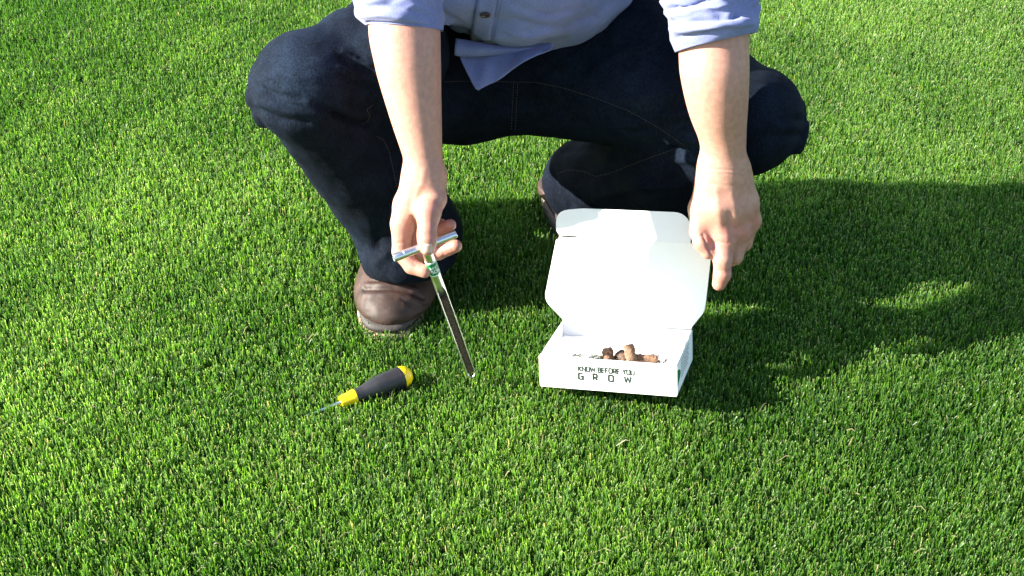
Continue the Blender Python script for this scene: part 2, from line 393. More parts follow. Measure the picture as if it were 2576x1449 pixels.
# left arm and hand (viewer's right): pinches the lid edge between thumb and index finger
l_groups = [
    (chain([(P(1798, -60, 1.60), .042), (P(1796, 130, 1.61), .0400), (P(1799, 194, 1.615), .0386), (P(1806, 265, 1.63), .0345), (P(1815, 324, 1.645), .0288), (P(1819, 363, 1.655), .0266), (P(1818, 425, 1.67), .0258)], 6), 1*mm, 6*mm),
    (chain([(P(1806, 430, 1.672), .0235), (P(1806, 520, 1.676), .0205), (P(1822, 600, DL-.004), .0135)]), 8*mm, 16*mm),
    (chain([(P(1832, 430, 1.672), .0230), (P(1848, 520, 1.682), .0195), (P(1862, 584, DL+.003), .0125)]), 8*mm, 16*mm),
    (chain([(P(1838, 440, 1.68), .020), (P(1872, 510, 1.692), .0165), (P(1891, 556, DL+.012), .0098)]), 8*mm, 16*mm),
    (chain([(P(1845, 450, 1.69), .018), (P(1872, 520, 1.715), .015), (P(1884, 555, DL+.034), .0105)]), 8*mm, 14*mm),
    (chain([(P(1790, 470, 1.676), .0190), (P(1763, 525, DL-.004), .0150), (P(1757, 580, DL-.006), .0105), (P(1765, 612, DL-.010), .0098), (P(1780, 636, DL-.010), .0078)]), 4*mm, 12*mm),
    (chain([(P(1822, 600, DL-.004), .0132), (P(1818, 655, DL-.008), .0112), (P(1817, 690, DL-.003), .0104), (P(1809, 714, DL+.002), .0086)]), 3*mm, 7*mm),
    (chain([(P(1862, 586, DL+.003), .0126), (P(1848, 645, DL+.010), .0103), (P(1838, 652, DL+.034), .0088), (P(1830, 630, DL+.046), .0078)]), 3*mm, 4*mm),
    (chain([(P(1888, 558, DL+.012), .0102), (P(1872, 612, DL+.022), .0096), (P(1860, 625, DL+.045), .0084), (P(1850, 605, DL+.055), .0074)]), 3*mm, 4*mm),
    (chain([(P(1884, 556, DL+.034), .0100), (P(1876, 595, DL+.045), .0082), (P(1864, 605, DL+.062), .0070)]), 3*mm, 4*mm),
    ([ball(P(1826, 592, DL-.010), .0105), ball(P(1862, 578, DL-.004), .0105), ball(P(1893, 556, DL+.010), .0090)], 2*mm, 9*mm),
]
Vl, Ql = arm_mesh(l_groups, 1.8*mm)
Nl = normals(Vl, Ql)
for poly, w, a in [([(1798, 682), (1840, 681)], 2.2, -.0011), ([(1800, 688), (1838, 687)], 2.0, -.0007), ([(1800, 608), (1834, 612)], 3, -.0008),
                   ([(1841, 634), (1842, 668)], 2.5, -.0014), ([(1768, 590), (1788, 640)], 3, -.0018), ([(1802, 480), (1812, 580)], 9, .0010),
                   ([(1842, 490), (1856, 560)], 9, .0009), ([(1836, 540), (1842, 600)], 9, -.0012), ([(1770, 424), (1872, 430)], 2.5, -.0006),
                   ([(1770, 436), (1872, 440)], 2.0, -.0004), ([(1780, 462), (1860, 470)], 3, -.0004)]:
    Vl = crease(Vl, Nl, poly, w, a)
# torso under the shirt, upper arms, neck and head (above the frame)
HEADC = np.array([0, -.10, .90])
b_groups = [
    ([cone((.012, .03, .46), (.0, -.005, .60), .065, .09), cone((-.13, .025, .66), (.13, .025, .66), .07, .07)], .03, .03),
    ([cone(SHO_R, P(1012, -110, 1.58), .048, .036), cone(SHO_L, P(1795, -100, 1.60), .05, .042)], .01, .04),
    ([cone((0, .0, .68), (0, -.06, .82), .058, .055)], .01, .03),
    ([ell(HEADC+np.array([0, .015, .035]), (.076, .098, .092)), ell(HEADC+np.array([0, -.05, -.04]), (.057, .052, .072)),
      cone(HEADC+np.array([0, -.095, .01]), HEADC+np.array([0, -.122, -.025]), .010, .014), cone(HEADC+np.array([-.026, -.098, -.062]), HEADC+np.array([.026, -.098, -.062]), .009, .009),
      ell(HEADC+np.array([-.08, .01, -.01]), (.012, .022, .034)), ell(HEADC+np.array([.08, .01, -.01]), (.012, .022, .034)),
      ball(HEADC+np.array([-.032, -.082, .016]), .013), ball(HEADC+np.array([.032, -.082, .016]), .013)], .012, .02),
]
Vb, Qb = arm_mesh(b_groups, 6*mm)
Vbody = np.concatenate([Vr, Vl, Vb]); Qbody = np.concatenate([Qr, Ql+len(Vr), Qb+len(Vr)+len(Vl)])
me = mesh('body', Vbody, Qbody)
base = np.array([.44, .228, .165]); pink = np.array([.43, .165, .125])
C = np.repeat(base[None], len(Vbody), 0)
def blush(c, r, a):
    global C
    w = a*np.exp(-(((Vbody-c)**2).sum(1))/r**2); C = C*(1-w[:, None])+pink*w[:, None]
for c, r in [(P(1076, 535, DR-.03), .016), (P(1074, 592, DR-.036), .012), (P(1040, 672, DR), .02), (P(1130, 622, DR+.01), .022), (P(1120, 570, DR+.02), .02), (P(1030, 600, DR+.01), .02),
             (P(1824, 595, DL-.02), .02), (P(1862, 580, DL-.01), .016), (P(1893, 556, DL), .014), (P(1817, 688, DL-.01), .012), (P(1810, 718, DL), .014), (P(1770, 615, DL-.015), .022)]:
    blush(c, r, .75)
vcol(me, C)
body = child('body', me, M_skin, person)
bvh_body = BVHTree.FromPolygons([tuple(v) for v in Vbody], [tuple(map(int, q)) for q in Qbody])

def shoot(bvh, x, y, off=0.):
    """nearest surface point on the ray through a frame pixel, and its normal"""
    r = nrm(P(x, y, 1.)-CAM); h = bvh.ray_cast(Vector(CAM), Vector(r))
    if h[0] is None: return None, None
    n = np.array(h[1]); n = n if n@r < 0 else -n
    return np.array(h[0])+n*off, n
# thumbnail
nv, nf, K = [], [], 9
for j in range(K):
    for i in range(K):
        u, v = i/(K-1)*2-1, j/(K-1)*2-1
        q, n = shoot(bvh_body, 1075.5+u*math.sqrt(max(0, 1-.35*v*v*(v < 0)-.25*v*v*(v > 0)))*12.5, 625+v*11.5)
        if q is None: q = P(1075, 625, DR-.034); n = -FWD
        nv.append(q+n*(.0007*(1-max(abs(u), abs(v))**4)+.0001))
for j in range(K-1):
    for i in range(K-1): a = j*K+i; nf.append((a, a+1, a+K+1, a+K))
child('fingernail', mesh('fingernail', nv, nf), M_nail, body)
# hair (short, above the frame)
s = Sdf(HEADC-.14, HEADC+.16, 5*mm)
s.group([ell(HEADC+np.array([0, .03, .05]), (.083, .098, .088)), ell(HEADC+np.array([0, .06, .0]), (.074, .065, .08))], .01, .01)
s.cut(nrm((0, -1, -.55)), nrm((0, -1, -.55))@(HEADC+np.array([0, -.075, .03])))
V, Q = s.mesh(2); V = V+normals(V, Q)*(.004*wobble(V, .02, 5))[:, None]
child('hair', mesh('hair', V, Q), M_hair, person)

# ---- trousers
AN_R = np.array([-.136, 0.005, .09]); AN_L = P(1480, 452, 2.03)
tr_groups = [
    ([ell((.012, .10, .275), (.16, .070, .082))], .02, .02),
    (chain([((-.08, .10, .272), .088), (KNEE_R, .0615)])+[ball(P(965, 118, 1.80), .066), ball(P(905, 140, 1.70), .056), ball(P(1010, 140, 1.685), .056), ball(P(1022, 62, 1.735), .048)], .03, .035),  # last two balls: unseen bulk added behind the forearm to block sun
    (chain([(KNEE_R, .0615), (AN_R, .070)])+[ball(P(1022, 632, 1.868), .060)], .02, .018),
    (chain([((.10, .095, .272), .080), (KNEE_L, .063)])+[ball(P(1620, 100, 1.82), .060), ball(P(1790, 210, 1.78), .058)], .03, .035),
    (chain([(KNEE_L, .063), (P(1700, 415, 1.86), .066), (AN_L, .062)])+[ball(P(1452, 474, 2.03), .045)], .02, .016),
    ([cone(P(645, 176, 1.655), P(635, 198, 1.655), .008, .0075), cone(P(636, 236, 1.655), P(630, 256, 1.66), .0105, .0085), cone(P(648, 286, 1.66), P(657, 312, 1.665), .0085, .0065)], .003, .005),
    ([cone(P(2006, 262, 1.74), P(2010, 285, 1.74), .009, .009), cone(P(2020, 312, 1.74), P(2021, 328, 1.74), .0078, .0078), cone(P(2013, 350, 1.74), P(2006, 374, 1.74), .009, .008)], .003, .005),
]
pr = [p for gr in tr_groups for p in gr[0]]; lo, hi = bounds(pr, .02)
s = Sdf(lo, hi, 4*mm)
for prims, ki, ko in tr_groups: s.group(prims, ki, ko)
# right leg hem: cut the cloth above the boot
hemn = nrm((.06, -.30, -1)); X, Y, Z = s.grid(tuple(slice(0, int(i)) for i in s.n))
hp = P(1010, 706, 1.84); dcut = (hemn[0]*X+hemn[1]*Y+hemn[2]*Z-hemn@hp).astype(np.float32)
s.F = np.where((X < 0.02)&(Y < .2), np.maximum(s.F, dcut), s.F)
hemn2 = nrm((-.75, .20, -.55)); hp2 = P(1372, 470, 2.03); dcut2 = (hemn2[0]*X+hemn2[1]*Y+hemn2[2]*Z-hemn2@hp2).astype(np.float32)
s.F = np.where((X > -.02) & (Z < .2), np.maximum(s.F, dcut2), s.F)
V, Q = s.mesh(2); N = normals(V, Q)
V = V+N*(.0030*wobble(V*np.array([1, 1, .6]), .09, 3)+.0008*wobble(V*np.array([.6, 1, 1.5]), .04, 4))[:, None]
# folds seen on the cloth
for poly, w, a in [([(845, 290), (880, 305), (925, 312)], 7, -.011), ([(800, 268), (850, 292)], 8, -.006), ([(850, 270), (900, 290), (930, 275)], 10, .006),
    ([(862, 132), (935, 165)], 5, .005), ([(855, 148), (935, 182)], 5, -.005), ([(850, 168), (940, 205)], 5, .005), ([(850, 185), (940, 222)], 6, -.004), ([(900, 108), (940, 120)], 5, .004),
    ([(1500, 280), (1560, 250), (1640, 238), (1720, 232)], 6, .004), ([(1560, 300), (1640, 275), (1730, 262)], 6, -.004), ([(1580, 318), (1640, 300), (1735, 285)], 6, .004),
    ([(1600, 335), (1670, 318), (1740, 306)], 6, -.003), ([(1480, 190), (1560, 130), (1640, 110)], 9, .003), ([(1300, 260), (1420, 150), (1500, 90)], 8, .0025),
    ([(1345, 200), (1440, 130), (1540, 40)], 7, -.0025), ([(1690, 375), (1740, 385), (1765, 388)], 6, -.012), ([(1720, 350), (1765, 352)], 8, .008), ([(1700, 402), (1765, 405)], 7, .005),
    ([(1500, 500), (1600, 470), (1720, 465)], 10, .004), ([(1450, 455), (1560, 430), (1650, 440)], 8, -.003), ([(1292, 190), (1284, 330)], 3, -.002),
    ([(640, 215), (690, 240), (760, 250)], 7, -.004), ([(645, 275), (700, 300), (770, 310)], 8, -.004), ([(650, 258), (720, 278), (800, 285)], 8, .003), ([(1960, 300), (2000, 296), (2024, 300)], 6, -.005), ([(1950, 345), (1990, 342), (2020, 340)], 6, -.005), ([(1940, 322), (2000, 320)], 7, .003), ([(1420, 380), (1500, 370), (1600, 400)], 9, -.003), ([(1390, 420), (1400, 470), (1440, 520)], 7, -.004), ([(1440, 480), (1480, 520), (1560, 530)], 7, -.003), ([(1150, 240), (1220, 270), (1285, 262)], 9, -.003), ([(1300, 240), (1380, 262), (1440, 300)], 9, -.003), ([(1140, 290), (1230, 300)], 8, .003), ([(672, 230), (720, 262), (780, 278)], 9, -.003), ([(660, 195), (730, 190), (800, 200)], 10, .0025), ([(830, 600), (885, 650)], 7, .005), ([(850, 585), (905, 640)], 7, -.005),
    ([(945, 330), (985, 420), (1000, 500)], 6, -.003), ([(1040, 500), (1010, 600), (950, 660)], 12, .004), ([(960, 520), (950, 620)], 12, -.004), ([(1000, 660), (1100, 640)], 8, .003)]:
    V = crease(V, N, poly, w, a)
V = relax(V, Q, .3)
me = mesh('trousers', V, Q); x_, y_, d_ = proj(V)
fd = np.ones((len(V), 3))  # denim fade and sunlit tone on knees and thighs, put into the colour
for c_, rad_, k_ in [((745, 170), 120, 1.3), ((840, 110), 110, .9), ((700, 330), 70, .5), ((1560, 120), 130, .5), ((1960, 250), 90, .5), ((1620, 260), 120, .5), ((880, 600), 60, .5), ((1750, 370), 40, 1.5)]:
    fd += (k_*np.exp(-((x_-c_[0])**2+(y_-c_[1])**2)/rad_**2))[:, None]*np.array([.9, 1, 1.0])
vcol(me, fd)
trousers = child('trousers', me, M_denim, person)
bvh_tr = BVHTree.FromPolygons([tuple(v) for v in V], [tuple(map(int, q)) for q in Q])
def dashes(name, bvh, polys, mat, parent, step=9., fill=.62, r=.0004, off=.0004):
    """sewn stitches lying on the cloth along drawn seam lines"""
    m = MB()
    for poly in polys:
        pts = [np.array(p, float) for p in poly]; L = [np.linalg.norm(b-a) for a, b in zip(pts[:-1], pts[1:])]; tot = sum(L); t = 0
        def at(t):
            for a, b, l in zip(pts[:-1], pts[1:], L):
                if t <= l: return a+(b-a)*t/l
                t -= l
            return pts[-1]
        while t < tot:
            a, na = shoot(bvh, *at(t), off); b, nb = shoot(bvh, *at(min(tot, t+step*fill)), off)
            if a is not None and b is not None and np.linalg.norm(b-a) < .03:
                m.lathe(a, b, [(0, r), (np.linalg.norm(b-a), r)], 5)
            t += step
    if m.v: return tag(child(name, MBmesh(m, name), mat, parent), kind='stuff')
def MBmesh(m, name, smooth=False): return mesh(name, np.array(m.v), m.f, smooth)
dashes('seam_stitching', bvh_tr, [
    [(1110, 206), (1180, 204), (1290, 206), (1345, 207), (1420, 222), (1500, 247), (1580, 278), (1650, 317), (1700, 350), (1728, 372), (1738, 392)],
    [(1738, 392), (1745, 400), (1765, 398)], [(1698, 374), (1640, 395), (1590, 414), (1540, 434), (1500, 444), (1470, 432), (1430, 427), (1404, 436)],
    [(912, 312), (925, 306), (930, 290), (922, 276), (940, 262)], [(945, 342), (965, 352), (978, 380), (990, 430), (998, 470)],
    [(1292, 210), (1286, 328)], [(1302, 210), (1296, 326)]], M_thread, trousers, 7, .55, .00026)

# ---- boots
def boot(name, heel, toe_dir, mat_sole, low=1., stitched=True):
    """low leather work boot; local frame: heel at origin, toe along -Y"""
    e = empty(name); a = math.atan2(toe_dir[0], -toe_dir[1])
    Mw = Matrix.Translation(Vector((heel[0], heel[1], -0.006))) @ Matrix.Rotation(a, 4, 'Z')
    s = Sdf((-.08, -.33, .0), (.08, .06, .24), 2.5*mm)
    s.group([ell((.002, -.215, .040), (.0545, .076, .040)), cone((0, -.165, .047), (0, -.09, .080), .047, .046), cone((0, -.02, .06), (0, -.03, .12), .043, .043),
             cone((0, -.035, .08), (0, -.03, .10), .045, .044), cone((0, -.20, .045), (0, -.03, .045), .046, .041)], .02, .02)
    s.cut((0, 0, -1), -.036)
    V, Q = s.mesh(2); N = normals(V, Q); V[:, 2] = .036+(V[:, 2]-.036)*low
    f = np.exp(-((V[:, 1]+.165)/.035)**2)*np.clip((V[:, 2]-.05)/.03, 0, 1)
    V = V+N*(f*(.0009*np.sin((V[:, 1]+.10*np.abs(V[:, 0])+.010*wobble(V, .05, 8))*430)+.0022*np.sin(V[:, 1]*150+1))+.0008*wobble(V, .025, 9))[:, None]
    Mn = np.array(Mw); W = V@Mn[:3, :3].T+Mn[:3, 3]; WN = normals(V, Q)@Mn[:3, :3].T
    if not stitched:
        for poly, w_, a_ in [([(915, 728), (989, 726), (1028, 734), (1065, 750)], 4, -.0030), ([(915, 742), (985, 738), (1030, 748), (1060, 764)], 6, .0014), ([(920, 716), (990, 714), (1050, 728)], 4, .0013),
            ([(930, 706), (985, 706), (1040, 716)], 2.5, -.0015), ([(935, 697), (990, 698)], 2.5, -.0016), ([(960, 688), (1010, 704)], 2.5, -.0014), ([(1010, 752), (1050, 768), (1075, 772)], 2.5, -.0014), ([(1020, 764), (1056, 780)], 2.5, -.0012)]: W = crease(W, WN, poly, w_, a_)
    V = (W-Mn[:3, 3])@Mn[:3, :3]
    up = link('boot', mesh('boot', V, Q), M_leather)
    # sole outline
    out = []
    for t in np.linspace(0, 2*math.pi, 56, endpoint=False):
        y = -.135+.158*math.cos(t); k = (y+.135)/.158
        w = .052-.0085*math.exp(-((y+.09)/.05)**2)-.004*(k > 0)*k
        out.append((w*np.sign(math.sin(t))*abs(math.sin(t))**.62, y))
    out = np.array(out)
    def slab(nm, z0, z1, grow, mat, lug=0., seam=None):
        m = MB(); rings = []
        for z, gg in ((z0, grow-.003), (z0+.003, grow), (z1-.003, grow), (z1, grow-.002)):
            c = np.array([0, -.135]); rings.append([(*(c+(p-c)*(1+(gg+lug*math.sin(i*math.pi))/.06)), z) for i, p in enumerate(out)])
        m.rings(rings); o = m.build(nm, mat, up, True); return o
    so = slab('sole', .0, .026, .003, mat_sole); slab('midsole', .0262, .038, .001, M_midsole)
    # welt stitches around the edge
    m = MB(); n = len(out)
    for i in range(n):
        p, q = out[i], out[(i+1) % n]; d = q-p; q2 = p+d*.72
        m.lathe((p[0]*.97, -.135+(p[1]+.135)*.985, .0395), (q2[0]*.97, -.135+(q2[1]+.135)*.985, .0395), [(0, .0013), (.001, .0021), (np.linalg.norm(q2-p)-.001, .0021), (np.linalg.norm(q2-p), .0013)], 6)
    if stitched: tag(m.build('welt_stitching', M_lace, up), kind='stuff')
    bpy.data.objects.remove(e)
    up.parent = person; up.matrix_parent_inverse = Matrix.Translation(-Vector(world_loc(person))); up.matrix_basis = Mw
    return Mw
boot_R = boot('boot', (-.140, .160), (-.085, -1), M_sole, .88, False)
boot_L = boot('boot', (.078, .236), (.30, -.95), M_sole_shade, .16)

# ---- shirt
sh_groups = [
    ([ell(P(1335, -30, 1.785), (.130, .066, .084)), cone((.012, .025, .45), (.0, -.005, .60), .088, .11), cone((-.12, .025, .655), (.12, .025, .655), .085, .085), cone((-.085, .03, .475), (-.13, .02, .62), .07, .075), cone(P(1088, -68, 1.655), P(1050, -170, 1.63), .058, .06)], .04, .04),  # last two cones: flank bulk added to keep sun off the left thigh
    ([cone(SHO_R, SHO_R+(P(1012, -110, 1.58)-SHO_R)*.4, .068, .064), cone(SHO_L, SHO_L+(P(1795, -100, 1.60)-SHO_L)*.4, .068, .064)], .02, .04),
    ([cone((0, .0, .70), (0, -.025, .755), .07, .062)], .01, .02),
]
pr = [p for gr in sh_groups for p in gr[0]]; lo, hi = bounds(pr, .02); s = Sdf(lo, hi, 4.5*mm)
for prims, ki, ko in sh_groups: s.group(prims, ki, ko)
V, Q = s.mesh(2); N = normals(V, Q)
V = V+N*(.0035*wobble(V*np.array([1, 1, .5]), .10, 21)+.0018*wobble(V*np.array([.5, 1, 1.6]), .045, 22))[:, None]
for poly, w, a in [([(1300, 20), (1380, 40), (1470, 20)], 7, -.003), ([(1290, 50), (1400, 75), (1500, 45)], 6, -.003), ([(1260, 85), (1330, 105), (1420, 95)], 5, -.003), ([(1430, 60), (1330, 95), (1250, 90)], 12, .003), ([(1540, 5), (1440, 60), (1330, 80)], 12, -.003), ([(1110, 35), (1150, 55), (1180, 85)], 8, -.005), ([(1115, 50), (1160, 75)], 6, .005)]:
    V = crease(V, N, poly, w, a)
shirt = child('shirt', mesh('shirt', V, Q), M_chambray, person)
bvh_sh = BVHTree.FromPolygons([tuple(v) for v in V], [tuple(map(int, q)) for q in Q])

def sheet(name, grid, th, mat, parent):
    """cloth panel with real thickness from a grid of points"""
    g = np.array(grid, float); a, b = g.shape[:2]
    du = np.gradient(g, axis=0); dv = np.gradient(g, axis=1); n = np.cross(du, dv); n /= np.linalg.norm(n, axis=2)[..., None]+1e-9
    flip = np.sign(-((g-CAM)*n).sum(2).mean()) or 1; n = n*flip
    V = np.concatenate([g.reshape(-1, 3), (g-n*th).reshape(-1, 3)]); F = []; o = a*b
    for i in range(a-1):
        for j in range(b-1):
            q = (i*b+j, i*b+j+1, (i+1)*b+j+1, (i+1)*b+j); F.append(q); F.append(tuple(o+k for k in q[::-1]))
    bd = [(i, 0) for i in range(a)]+[(a-1, j) for j in range(1, b)]+[(i, b-1) for i in range(a-2, -1, -1)]+[(0, j) for j in range(b-2, 0, -1)]
    for (i, j), (k, l) in zip(bd, bd[1:]+bd[:1]): F.append((i*b+j, k*b+l, o+k*b+l, o+i*b+j))
    o_ = child(name, mesh(name, V, F), mat, parent); return o_
def lerp_poly(poly, t):
    """point at parameter t of a keyed polyline [(t, x, y)]"""
    ts = [p[0] for p in poly]; return np.array([np.interp(t, ts, [p[1] for p in poly]), np.interp(t, ts, [p[2] for p in poly])])
def ruled(top, bot, depth, nu=34, nv=14):
    rows = []
    for i in range(nu):
        u = i/(nu-1); a, b = lerp_poly(top, u), lerp_poly(bot, u)
        rows.append([P(*(a+(b-a)*v), depth(u, v)) for v in np.linspace(0, 1, nv)])
    return rows
tail = ruled([(0, 1150, 112), (1, 1392, 108)], [(0, 1160, 147), (.08, 1178, 186), (.15, 1196, 222), (.18, 1203, 227), (.24, 1222, 217), (.33, 1245, 206), (.42, 1266, 192), (.51, 1285, 176), (.6, 1304, 162), (.75, 1334, 145), (1, 1386, 124)],
             lambda u, v: 1.728-.022*v+.0035*math.sin(u*13+v*3)*v+.007*v*v*math.sin(u*6+.5)+.002*math.sin(u*31+v*5)*v)
o_tail = sheet('shirt_tail', tail, .0012, M_chambray, shirt)
band = ruled([(0, 1147, 96), (.15, 1183, 101), (.42, 1245, 112), (1, 1392, 116)], [(0, 1143, 139), (.08, 1160, 144), (.42, 1243, 140), (.7, 1310, 134), (1, 1388, 124)],
             lambda u, v: 1.710+.026*u-.012*math.sin(math.pi*(.15+.75*v))+.003*math.sin(u*14)*(1-u))
o_band = sheet('shirt_hem_fold', band, .0016, M_chambray, shirt)
pk = []
for i in range(26):
    y = -60+i/25*164; row = []
    for j in range(8):
        x = 1199+j/7*52-(y+0)*.16+max(0, y-60)*.05
        q, n = shoot(bvh_sh, x, min(y, 96), .0042-.0016*(abs(j/7-.5)*2)**6)
        row.append(q if q is not None else P(x, y, 1.76))
    pk.append(row)
o_pk = sheet('placket', pk, .0018, M_chambray, shirt)
# rolled sleeves
def sleeve(rings, seed, folds):
    """rings: (px, py, depth, half width px, slope px, depth scale, fold amplitude)"""
    n = 72; cs = [P(r[0], r[1], r[2]) for r in rings]; V = []; 
    for i, r in enumerate(rings):
        ax = UPV*.92-FWD*.1; ax = nrm(ax); A = np.array([1., 0, 0]); B = nrm(np.cross(ax, A)); rad = r[3]/FPX*r[2]
        for k in range(n):
            q = 2*math.pi*k/n
            V.append(cs[i]+A*math.cos(q)*rad+B*math.sin(q)*rad*r[5]+ax*(r[4]/FPX*r[2]*math.cos(q)))
    V = np.array(V); F = []
    for i in range(len(rings)-1):
        for k in range(n): F.append((i*n+k, i*n+(k+1) % n, (i+1)*n+(k+1) % n, (i+1)*n+k))
    Fa = np.array(F); 
    # refine and wrinkle
    amp = np.repeat([r[6] for r in rings], n)
    N = normals(V, Fa); rad_dir = V-np.repeat(cs, n, axis=0); sgn = np.sign((N*rad_dir).sum(1).mean()); N = N*sgn
    w = wobble(V*np.array([1, 1, 2.0])+np.array([.3*0, 0, 0]), .055, seed, 3)
    V = V+N*(amp*(np.maximum(w, -.6)+.35))[:, None]
    if sgn < 0: Fa = Fa[:, ::-1]
    return V, Fa
def dense(keys, m):
    k = np.array(keys, float); t = np.linspace(0, len(k)-1, m); return [tuple(np.interp(x, range(len(k)), k[:, j]) for j in range(k.shape[1])) for x in t]
eR = P(1012, -110, 1.58)
def px(p): x, y, d = proj(np.asarray(p)); return float(x), float(y), float(d)
upR = px(eR+(SHO_R-eR)*.5); upL = px(P(1795, -100, 1.60)+(SHO_L-P(1795, -100, 1.60))*.5)
kR = [(1019, 30, 1.577, 90, -7, 1.03, 0), (1019, 67, 1.577, 93, -7, 1.03, 0), (1018, 71, 1.580, 96, -7, 1.10, .0004), (1013, 60, 1.584, 101, -6, 1.2, .0014), (1004, 42, 1.590, 108, -5, 1.3, .003), (1002, 18, 1.592, 111, -4, 1.34, .005),  # back of the right sleeve deepened out of view to block sun from the lap
      (1004, -10, 1.597, 107, 0, 1.42, .006), (1008, -60, 1.597, 102, 0, 1.42, .007), (1012, -120, 1.585, 104, 0, 1, .007), (upR[0], upR[1], upR[2], 116, 0, 1, .006)]
kL = [(1803, 60, 1.607, 94, 22, 1, 0), (1803, 103, 1.607, 98, 24, 1, 0), (1802, 106, 1.607, 102, 24, 1, .0005), (1800, 92, 1.605, 107, 20, 1, .0015), (1796, 66, 1.60, 114, 12, 1, .003), (1790, 40, 1.60, 113, 8, .9, .006),
      (1788, 8, 1.60, 110, 2, .92, .008), (1786, -50, 1.60, 108, 0, .95, .008), (1794, -120, 1.605, 106, 0, 1, .007), (upL[0], upL[1], upL[2], 112, 0, 1, .006)]
for k, sd in ((kR, 31), (kL, 47)):
    V, F = sleeve(dense(k, 60), sd, None); N = normals(V, F)
    if k is kL:
        for poly, w, a in [([(1700, 60), (1770, 55), (1850, 40)], 9, -.006), ([(1700, 75), (1790, 68), (1890, 58)], 9, .004), ([(1690, 25), (1750, 10), (1800, -8)], 8, -.006), ([(1690, 40), (1760, 28), (1830, 12)], 8, .005), ([(1702, 96), (1800, 78), (1840, 72)], 4, -.003)]: V = crease(V, N, poly, w, a)
    else:
        for poly, w, a in [([(930, 20), (980, 12), (1060, 30)], 10, -.004), ([(900, 40), (960, 36), (1010, 45)], 8, .003), ([(925, 56), (1020, 60), (1108, 68)], 3, -.0025), ([(1040, 16), (1105, 40)], 7, .003)]: V = crease(V, N, poly, w, a)
    child('sleeve', mesh('sleeve', V, F), M_chambray, shirt)
dashes('shirt_stitching', bvh_sh, [[(1258, -20), (1240, 60), (1232, 112)], [(1268, -20), (1250, 60), (1240, 112)]], M_navy_thread, shirt, 6, .6, .0003)
# button
bq, bn = shoot(bvh_sh, 1220, 27, .0045)
if bq is not None:
    m = MB(); m.lathe(bq, bq+bn, [(0, .0050), (.0006, .0060), (.0018, .0062), (.0024, .0056), (.0022, .0046), (.0016, .0040)], 24)
    bt = child('button', MBmesh(m, 'button', True), M_button, shirt)

# ------------------------------------------------------------------ soil probe in the right hand
HL, HR_ = P(990, 649.5, DR-.026), P(1147, 588.5, DR-.006); HC = HL+(HR_-HL)*.5
TIP = P(1187, 943, 1.730); SAX = nrm(TIP-HC); SLEN = np.linalg.norm(TIP-HC)
probe = tag(empty('soil_probe', TIP), 'steel T-handled soil probe held upright by the hand, green label round its shaft', 'soil probe')
def pchild(name, m, mat, smooth=True, par=None, ang=40):
    me = mesh(name, np.array(m.v), m.f, smooth); o = link(name, me, mat); o.parent = par or probe
    o.matrix_parent_inverse = Matrix.Translation(-Vector(TIP))
    if smooth: me.shade_smooth() if False else None
    es = o.modifiers.new('edges', 'EDGE_SPLIT'); es.split_angle = math.radians(ang); return o
m = MB(); L = np.linalg.norm(HR_-HL)
ro, ri = .0048, .0037
m.lathe(HL, HR_, [(.02, ri*.2), (.02, ri), (.0006, ri), (0, ri+.0003), (0, ro-.0004), (.0006, ro), (.011, ro), (.0113, ro-.0003), (.0120, ro-.0003), (.0123, ro), (L-.0006, ro), (L, ro-.0006), (L, ri), (L-.02, ri), (L-.02, ri*.2)], 32, True, True)
pchild('handle', m, M_steel)
# shaft: a tube, its lower part cut open towards the camera
RS = .0061
u_, w_ = frame(SAX); toc = nrm(CAM-TIP); toc = nrm(toc-SAX*(toc@SAX)); side = np.cross(SAX, toc)
t_slot = np.linalg.norm(P(1106, 712, DR)-HC)*1.02; n = 40
# distance along the axis where the slot starts, solved from the picture height
ts = np.linspace(0, SLEN, 400); ys = np.array([px(HC+SAX*t)[1] for t in ts]); t_slot = float(np.interp(710, ys, ts)); t_soil = float(np.interp(750, ys, ts)); t_lab0 = float(np.interp(654, ys, ts)); t_lab1 = float(np.interp(687, ys, ts))
m = MB(); rings = []
half = math.radians(58)
for t in list(np.linspace(.003, t_slot-.001, 12))+list(np.linspace(t_slot, t_slot+.014, 14))+list(np.linspace(t_slot+.016, SLEN-.008, 40))+list(np.linspace(SLEN-.007, SLEN, 6)):
    op = 0. if t < t_slot else half*min(1, math.sqrt(max(0, (t-t_slot)/.014)))
    if t > SLEN-.008: op = half*math.sqrt(max(0, 1-((t-(SLEN-.008))/.006)**2)) if t < SLEN-.002 else 0
    rr = RS*(1-.10*max(0, (t-SLEN*.55)/(SLEN*.45)))
    a = np.linspace(op, 2*math.pi-op, n)
    c = HC+SAX*t
    rings.append([c+(toc*math.cos(q)+side*math.sin(q))*rr for q in a]+[c+(toc*math.cos(q)+side*math.sin(q))*(rr-.0009) for q in a[::-1]])
m.rings(rings); pchild('shaft', m, M_steel, ang=50)
# label band with its print
m = MB(); m.lathe(HC+SAX*t_lab0, HC+SAX*t_lab1, [(0, RS+.0001), (0, RS+.0004), (t_lab1-t_lab0, RS+.0004), (t_lab1-t_lab0, RS+.0001)], 36, False, False)
lab = pchild('label_band', m, M_labelwhite)
def on_shaft(a, t, off): c = HC+SAX*t; return c+(toc*math.cos(a)+side*math.sin(a))*(RS+off)
Lb = t_lab1-t_lab0; mid = (t_lab0+t_lab1)/2
m = MB(); g_ = []
for j in range(13):
    v = j/12*2-1
    row = []
    for i in range(25):
        uu = i/24*2-1; lim = .36+.06*(1-uu*uu)
        row.append(on_shaft(uu*1.45, mid+v*lim*Lb, .0006))
    g_.append(row)
fl = [p for r in g_ for p in r]; m.add(fl, [(j*25+i, j*25+i+1, (j+1)*25+i+1, (j+1)*25+i) for j in range(12) for i in range(24)])
pchild('label_print', m, M_labelgreen)

